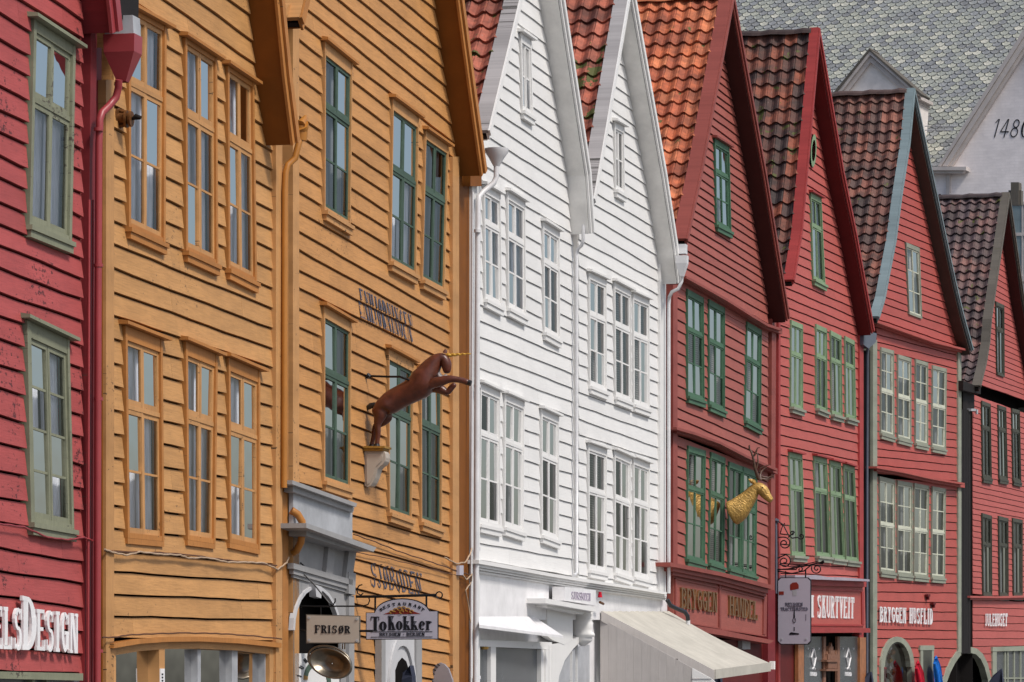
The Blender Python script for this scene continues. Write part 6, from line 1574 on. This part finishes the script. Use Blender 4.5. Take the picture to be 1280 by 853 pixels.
for x, y, r_ in ((490, 765.3, 2.3), (495, 763, 2.8), (500, 761.3, 3), (505, 761, 3), (510, 762.5, 2.8), (515, 764.8, 2.3), (502.5, 765.5, 2.4)):
    mb.tube([K(x+r_*math.cos(a), y-.7*r_*math.sin(a), .019) for a in [i*.6 for i in range(9)]], .007, 5)
build(mb, 'crest_ornament', 'ochre_ink', s1)
# hairdresser sign -------------------------------------------------
FP = out_plane(PC, 369, 790); ff = facing(FP)
Fq = lambda x, y, s_=0.0: FP.P(x, y, 0)+Vector((FP.n.x, FP.n.y, 0))*ff*s_
br2 = empty('sign_bracket', Fq(368, 800), 'thin black wrought frame on the grey doorway holding the FRISØR sign', 'bracket')
mb = MB()
mb.tube([Fq(x, y) for x, y in ((368, 853), (367.5, 790), (368, 712), (370, 706), (376, 704), (380, 708))], .010, 6)
mb.tube([Fq(x, y) for x, y in ((368, 718), (372, 714), (378, 716), (392, 730), (412, 755), (416, 757), (419, 752), (419, 748))], .009, 6)
mb.tube([Fq(368, 762), Fq(378, 758), Fq(450, 758)], .009, 6); mb.tube([Fq(401, 758), Fq(401, 769)], .008, 6); mb.tube([Fq(368, 788), Fq(384, 788)], .010, 6); mb.tube([Fq(449, 789), Fq(466, 789)], .014, 6)
mb.tube([Fq(x, y) for x, y in ((368, 764), (371, 757), (376, 757))], .008, 6)
build(mb, 'bracket_irons', 'black_iron', br2)
s2 = empty('hairdresser_sign', Fq(416, 806), 'beige rectangular sign with bolted corners reading FRISØR', 'sign')
mb = MB(); in_plane(mb, Fq, [(382.8, 768), (450.2, 770), (450.2, 804.6), (382.8, 804.6)], -.016, .008); build(mb, 'sign_rim', 'greybrown', s2)
mb = MB(); in_plane(mb, Fq, [(383.8, 769.4), (449.2, 771), (449.2, 803.6), (383.8, 803.4)], -.018, .013); build(mb, 'sign_board', 'sign_beige', s2)
sign_text(Fq, 'FRISØR', [(394.5, 781.5), (438, 782.5), (438, 792), (394.5, 791.5)], 'ink', s2, side=.0135, k=.2, h=.09, gap=.16)
mb = MB()
for x, y in ((386.5, 772.5), (446.5, 774), (386.5, 800.5), (446.5, 801)): mb.tube([Fq(x, y, .012), Fq(x, y, .022)], .015, 8)
build(mb, 'bolt', 'zinc', s2)
# oval silver dish
s3 = empty('barber_dish', Fq(414, 850), 'oval tarnished silver barber dish hanging under the FRISØR sign', 'dish')
mb = MB(); rows = []
for r_, w_ in ((1.0, .0), (1.0, .02), (.93, .03), (.88, .018), (.70, .0), (.55, -.05), (0.3, -.06), (0.02, -.06)):
    rows.append([Fq(413.5+27*r_*math.cos(a)-3.0*math.sin(a)*r_*0, 829.5-19*r_*math.sin(a)+5*r_*math.cos(a), w_) for a in [2*math.pi*j/36 for j in range(36)]])
mb.grid(rows, .5, True); build(mb, 'dish', 'silver', s3, smooth=True)
mb = MB(); mb.tube([Fq(412+27*math.cos(a), 827-19*math.sin(a)+5*math.cos(a), .0) for a in [2*math.pi*j/30 for j in range(31)]], .013, 6); build(mb, 'dish_rim', 'silver', s3, smooth=True)
mb = MB(); mb.tube([Fq(431, 804), Fq(431, 812)], .008, 6); mb.tube([Fq(428, 805), Fq(428, 812)], .008, 6); build(mb, 'hanger', 'silver', s3)
# round emblem board in the doorway
s4 = empty('emblem_board', PC.P(390, 860, .12), 'white board with a green and yellow ring and curved black letters in the grey doorway', 'sign')
mb = MB(); PC.slab(mb, [(368.5, 817), (424, 817), (424, 1000), (368.5, 1000)], .06, .04); build(mb, 'board', 'white_trim', s4, PC.d)
ring = MB(); ring2 = MB()
for i in range(14):
    a0, a1 = math.pi*(1-i/14), math.pi*(1-(i+1)/14); f = lambda a, k: (397+17*k*math.cos(a), 852-26*k*math.sin(a)-math.cos(a)*-2)
    PC.slab(ring if i % 5 else ring2, [f(a0, 1), f(a1, 1), f(a1, .72), f(a0, .72)], .068, .06)
build(ring, 'green_ring', 'green_dark', s4, PC.d); build(ring2, 'yellow_ring', 'ochre_ink', s4, PC.d)
mb = MB()
for i, c_c in enumerate('JUNIJENS'):
    a = math.radians(168-i*19); x, y = 397+20*math.cos(a), 852-31*math.sin(a)
    for q in glyph(c_c, .2, .1):
        ro = math.pi/2-a; pts = [(x+((p[0]/.6-.5)*3)*math.cos(ro)+p[1]*5.5*math.sin(ro), y+((p[0]/.6-.5)*3)*math.sin(ro)-p[1]*5.5*math.cos(ro)) for p in q]
        PC.slab(mb, pts, .067, .06)
build(mb, 'curved_lettering', 'ink', s4, PC.d)
# stitched grey sign and navy canvas tips at the bottom edge
XP = out_plane(PC, 540, 830); X = lambda x, y, s_=0.0: XP.P(x, y, 0)+Vector((XP.n.x, XP.n.y, 0))*facing(XP)*s_
s5 = empty('stitched_sign', X(552, 1000), 'rounded grey sign laced with black stitching at the bottom edge before the ochre boards', 'sign')
mb = MB(); in_plane(mb, X, [(540, 900), (540, 853), (542, 838), (546, 831), (551, 828.5), (556, 830.5), (561, 836), (566, 850), (570, 900)], -.03, .03); build(mb, 'sign_body', 'leather_grey', s5)
mb = MB()
for i, (x, y) in enumerate(((541.5, 852), (541.8, 847), (542.8, 842), (544.2, 837.5), (546.5, 833.8), (549.3, 831), (541.5, 857), (541.5, 862))): mb.tube([X(x-1.6, y-1, .034), X(x+1.4, y+1.2, .034)], .007, 5)
build(mb, 'stitching', 'ink', s5)
mb = MB(); mb.tube([X(550, 853), X(550, 1120)], .02, 6); build(mb, 'sign_leg', 'black_iron', s5)
def canvas_tip(pl, pts, label, o_=.9):
    p0 = pl.P(pts[0][0], pts[0][1], 0); sp = Plane((p0.x, p0.y), math.degrees(math.atan2(pl.n.y, pl.n.x))); f_ = facing(sp)
    V_ = lambda x, y, s_: sp.P(x, y, 0)+Vector((sp.n.x, sp.n.y, 0))*f_*s_
    r_ = empty('parasol', V_(pts[0][0], 1090, 0), label, 'parasol')
    cxm = sum(p[0] for p in pts)/len(pts)
    rows = []
    mb = MB(); n = len(pts)
    front = [V_(x, y, .02+.10*abs(math.sin(i*2.1))) for i, (x, y) in enumerate(pts)]; back = [V_(x, y, -.08) for x, y in pts]
    mb.prism(front, back); build(mb, 'folded_canvas', 'navy', r_)
    mb = MB(); x0 = cxm; mb.tube([V_(x0, max(p[1] for p in pts)-6, 0), V_(x0, 1090, 0)], .022, 8); build(mb, 'pole', 'black_iron', r_)
canvas_tip(PC, [(497, 900), (498, 853), (503, 843), (509, 837), (515, 832), (517.5, 845), (519, 870), (520, 900)], 'slate grey folded parasol tip in front of the pointed doorway')
canvas_tip(PE, [(866, 900), (872, 853), (884, 841), (901, 828), (902, 850), (903, 900)], 'navy pointed parasol tip below the front edge of the cream awning')
canvas_tip(PI, [(1232, 900), (1237, 853), (1243, 844), (1252, 836), (1254, 850), (1256, 900)], 'navy parasol tip at the right of the arched passage')
canvas_tip(PG, [(1078, 900), (1081, 850), (1085, 842), (1089, 840), (1091, 850), (1092, 900)], 'dark folded parasol tip at the foot of the blue grey downpipe')
# ---- inn plaque with scroll bracket
TP = out_plane(PG, 969, 760); ft = facing(TP)
Tq = lambda x, y, s_=0.0: TP.P(x, y, 0)+Vector((TP.n.x, TP.n.y, 0))*ft*s_
br3 = empty('scroll_bracket', Tq(969, 745), 'black wrought iron scroll bracket on the corner above the lavender plaque', 'bracket')
mb = MB(); mb.tube([Tq(969.5, 648), Tq(970, 700), Tq(970, 742)], .028, 8); mb.tube([Tq(966, 650), Tq(973, 652)], .04, 8); build(mb, 'post', 'slate_pipe', br3)
mb = MB()
def spiral(cx, cy, r0, turns, a0, dir_=1, n=26, rad=.012, tail=None):
    pts = [] if tail is None else [Tq(*p) for p in tail]
    for i in range(n+1):
        u = i/n; r = r0*(1-.86*u); a = math.radians(a0)+dir_*u*turns*2*math.pi; pts.append(Tq(cx+r*math.cos(a), cy-r*math.sin(a)))
    mb.tube(pts, rad, 6)
spiral(980.5, 679.5, 8, 1.6, 100, -1, tail=[(973, 672)]); spiral(980.5, 702, 8.5, 1.6, 80, -1, tail=[(972, 698)])
spiral(1021, 711, 7, 1.6, 150, 1, tail=[(972, 714), (990, 717), (1005, 714), (1012, 708)])
spiral(1001.5, 670.5, 4, 1.3, 200, 1, tail=[(973, 652), (979, 656), (985, 668), (990, 673)]); spiral(990.5, 667, 3, 1.2, 30, 1, tail=[(985, 672)])
spiral(1000, 712, 4.5, 1.2, 180, -1, tail=[(972, 712)])
mb.tube([Tq(x, y) for x, y in ((962, 713), (985, 711.5), (1010, 707), (1022, 704), (1029, 705))], .013, 6); mb.tube([Tq(x, y) for x, y in ((974, 706), (990, 709), (1005, 706), (1022, 702))], .009, 6)
mb.tube([Tq(x, y) for x, y in ((975, 668), (978, 658), (981, 654))], .009, 6); mb.tube([Tq(958, 711.5), Tq(966, 712)], [.03, .015], 8); mb.tube([Tq(1024, 704), Tq(1030, 702)], [.008, .03], 6)
mb.tube([Tq(1007, 712), Tq(1007, 723)], .014, 6); mb.tube([Tq(982, 714), Tq(982, 723)], .010, 6)
build(mb, 'scrollwork', 'black_iron', br3, smooth=True)
s6 = empty('inn_plaque', Tq(993, 806), 'tall lavender plaque with chamfered corners and faint BRYGGEN TRACTEURSTED lettering', 'sign')
def cham(k_, c_=3.5):
    x0, x1, y0, y1 = 973-k_, 1013+k_, 723-k_, 805+k_
    return [(x0+c_, y0), (x1-c_, y0), (x1, y0+c_), (x1, y1-c_), (x1-c_, y1), (x0+c_, y1), (x0, y1-c_), (x0, y0+c_)]
mb = MB(); in_plane(mb, Tq, cham(1.0), -.02, .010); build(mb, 'plaque_rim', 'ink', s6)
mb = MB(); in_plane(mb, Tq, cham(0), -.024, .018); build(mb, 'plaque_board', 'sign_grey', s6)
sign_text(Tq, 'BRYGGEN', [(982, 753.5), (1003.5, 753.5), (1003.5, 757.5), (982, 757.5)], 'slate_pipe', s6, side=.0185, k=.18, h=.12)
sign_text(Tq, 'TRACTEURSTED', [(976, 759.5), (1010, 759.5), (1010, 763.5), (976, 763.5)], 'slate_pipe', s6, side=.0185, k=.18, h=.12)
mb = MB(); in_plane(mb, Tq, [(988, 738), (988, 731), (991, 728.5), (996, 728), (998.5, 731), (998.8, 736), (993, 737.5)], .018, .022); build(mb, 'cap_emblem', 'red_ink', s6)
mb = MB(); in_plane(mb, Tq, [(974, 739.5), (980, 739.5), (980, 743.8), (974, 743.8)], .018, .022); build(mb, 'red_tab', 'red_ink', s6)
mb = MB(); in_plane(mb, Tq, [(990.5, 738), (996.5, 738), (996, 745), (991, 745)], .018, .021); build(mb, 'pale_emblem', 'zinc', s6)
mb = MB(); in_plane(mb, Tq, [(992.8, 757), (993.4, 757), (994.1, 772), (992.1, 772)], .019, .0225); mb.tube([Tq(993.1+1.6*math.cos(a), 775.5-3.2*math.sin(a), .02) for a in [math.pi*2*i/12 for i in range(13)]], .006, 5)
in_plane(mb, Tq, [(987, 792), (989, 790.5), (999, 792), (999, 793.5), (987, 794)], .018, .022); in_plane(mb, Tq, [(992.6, 784), (993.6, 784), (993.6, 789), (992.6, 789)], .018, .022)
in_plane(mb, Tq, [(984, 758.3), (1002, 758.3), (1002, 758.7), (984, 758.7)], .018, .021); in_plane(mb, Tq, [(1007.4, 768), (1007.9, 768), (1007.9, 776), (1007.4, 776)], .018, .021)
build(mb, 'emblem_lines', 'ink', s6)
mb = MB()
for x, y in ((977.5, 799), (1008, 799)): mb.tube([Tq(x, y, .016), Tq(x, y, .028)], .018, 8)
build(mb, 'bolt', 'zinc', s6)
# ---- white letters on the crimson house
ls = empty('shop_lettering', PA.P(50, 830, .06), 'white raised slab letters ending in ELSDESIGN on the crimson boards', 'shop sign')
LZ = dict(k=.22, h=.09)
o_t = .14
for s_, q in (('ELS', [(-7, 757.5), (28, 760.5), (28, 812.5), (-7, 811)]), ('D', [(29.5, 745), (45.5, 749), (45.5, 813), (29.5, 812.5)]), ('ESIGN', [(47, 761.5), (97, 767.5), (97, 817), (47, 813)])):
    mb = MB(); put_text(mb, PA, s_, q, .085, .06, gap=.16, **LZ); build(mb, 'letters', 'white_gloss', ls, PA.d)
# ---- winch on the corner of B
wn = empty('winch', PB.P(150, 165, .1), 'small brown cast iron winch on the corner board beside the crimson downpipe', 'winch')
WPn = out_plane(PB, 146, 150); Wq = lambda x, y, s_=0.0: WPn.P(x, y, 0)+Vector((PB.d.x, PB.d.y, 0))*s_
mb = MB(); mb.tube([Wq(147, 148), Wq(165, 149)], [.055, .05], 12); mb.tube([Wq(146, 148), Wq(149, 148)], .1, 14); mb.tube([Wq(157, 149), Wq(159.5, 149)], .085, 14); mb.tube([Wq(162, 149), Wq(165, 149)], .075, 12)
mb.tube([Wq(146, 138), Wq(147, 161)], .03, 8); mb.tube([Wq(149, 139), Wq(158, 141)], .02, 6); mb.tube([Wq(149, 158), Wq(158, 156)], .02, 6)
build(mb, 'drum', 'brown_iron', wn, smooth=True)
mb = MB(); mb.tube([Wq(165, 149), Wq(170, 146), Wq(176, 147.5)], [.014, .03, .018], 8); build(mb, 'crank_handle', 'black', wn, smooth=True)
# ---- cables
def cable(name, pl, pts, r_, mat, label):
    P3 = []
    for (x0, y0, o0), (x1, y1, o1) in zip(pts, pts[1:]):
        for i in range(6): u = i/6; P3.append(pl.P(x0+(x1-x0)*u, y0+(y1-y0)*u+0.4*math.sin(i*1.9+x0), o0+(o1-o0)*u))
    P3.append(pl.P(*pts[-1])); mb = MB(); mb.tube(P3, r_, 6); o = build(mb, name, mat, None, pl.d, smooth=True); tag(o, label, 'cable', 'cables strung along the facades'); return o
cable('cable', PB, [(131, 687, .08), (142, 691, .08), (158, 694, .07), (175, 690, .07), (200, 693, .08), (225, 694, .07), (236, 698, .07), (258, 697, .07), (285, 703, .08), (310, 703, .08), (330, 704, .07), (347, 712, .08), (358, 704, .09), (361, 697, .09)], .010, 'cable_white', 'pale cable sagging in waves under the lower windows of the ochre house')
cable('cable', PB, [(131, 689, .07), (150, 690, .07), (200, 691, .07), (240, 694, .07), (280, 700, .07), (325, 705, .07), (346, 707, .08)], .008, 'cable', 'brown cable running straight under the lower windows of the ochre house')
cable('cable', PB, [(128, 797, .1), (143, 797, .1), (160, 794, .09), (190, 792.5, .09), (230, 791.5, .09), (270, 792, .09), (310, 794.5, .09), (352, 799, .1)], .008, 'cable', 'cable along the arched cornice of the ochre shop window')
cable('cable', PC, [(442, 668, .06), (470, 678, .06), (500, 690, .06), (540, 703, .06), (578, 716, .07), (588, 719, .08)], .008, 'cable', 'brown cable slanting over the painted SJØBODEN lettering')
cable('cable', PC, [(442, 690, .06), (480, 697, .06), (520, 707, .06), (566, 718, .06), (590, 723, .08)], .006, 'cable', 'thin cable just above the painted SJØBODEN lettering')
cable('cable', PC, [(556, 697, .07), (570, 705, .08), (582, 703, .1), (588, 692, .12), (590, 684, .1)], .010, 'cable_white', 'pale cable loop at the corner left of the white downpipe, upper')
cable('cable', PC, [(576, 716, .07), (583, 725, .09), (590, 718, .12), (589, 728, .1), (582, 738, .08), (586, 760, .08), (589, 782, .1)], .009, 'cable_white', 'pale cable loop at the corner left of the white downpipe, lower')
cable('cable', PA, [(-40, 651, .07), (0, 655, .07), (30, 659, .07), (60, 672, .07), (85, 675, .08), (105, 672, .09), (116, 676, .1)], .009, 'red_pipe', 'crimson painted cable under the lower window of the crimson house')
jb = empty('junction_box', PC.P(577, 716, .05), 'small grey junction box on the corner board left of the white downpipe', 'box')
mb = MB(); PC.rect(mb, 574.5, 579.5, 707, 719, .11, .05); build(mb, 'box_body', 'sign_grey', jb, PC.d)
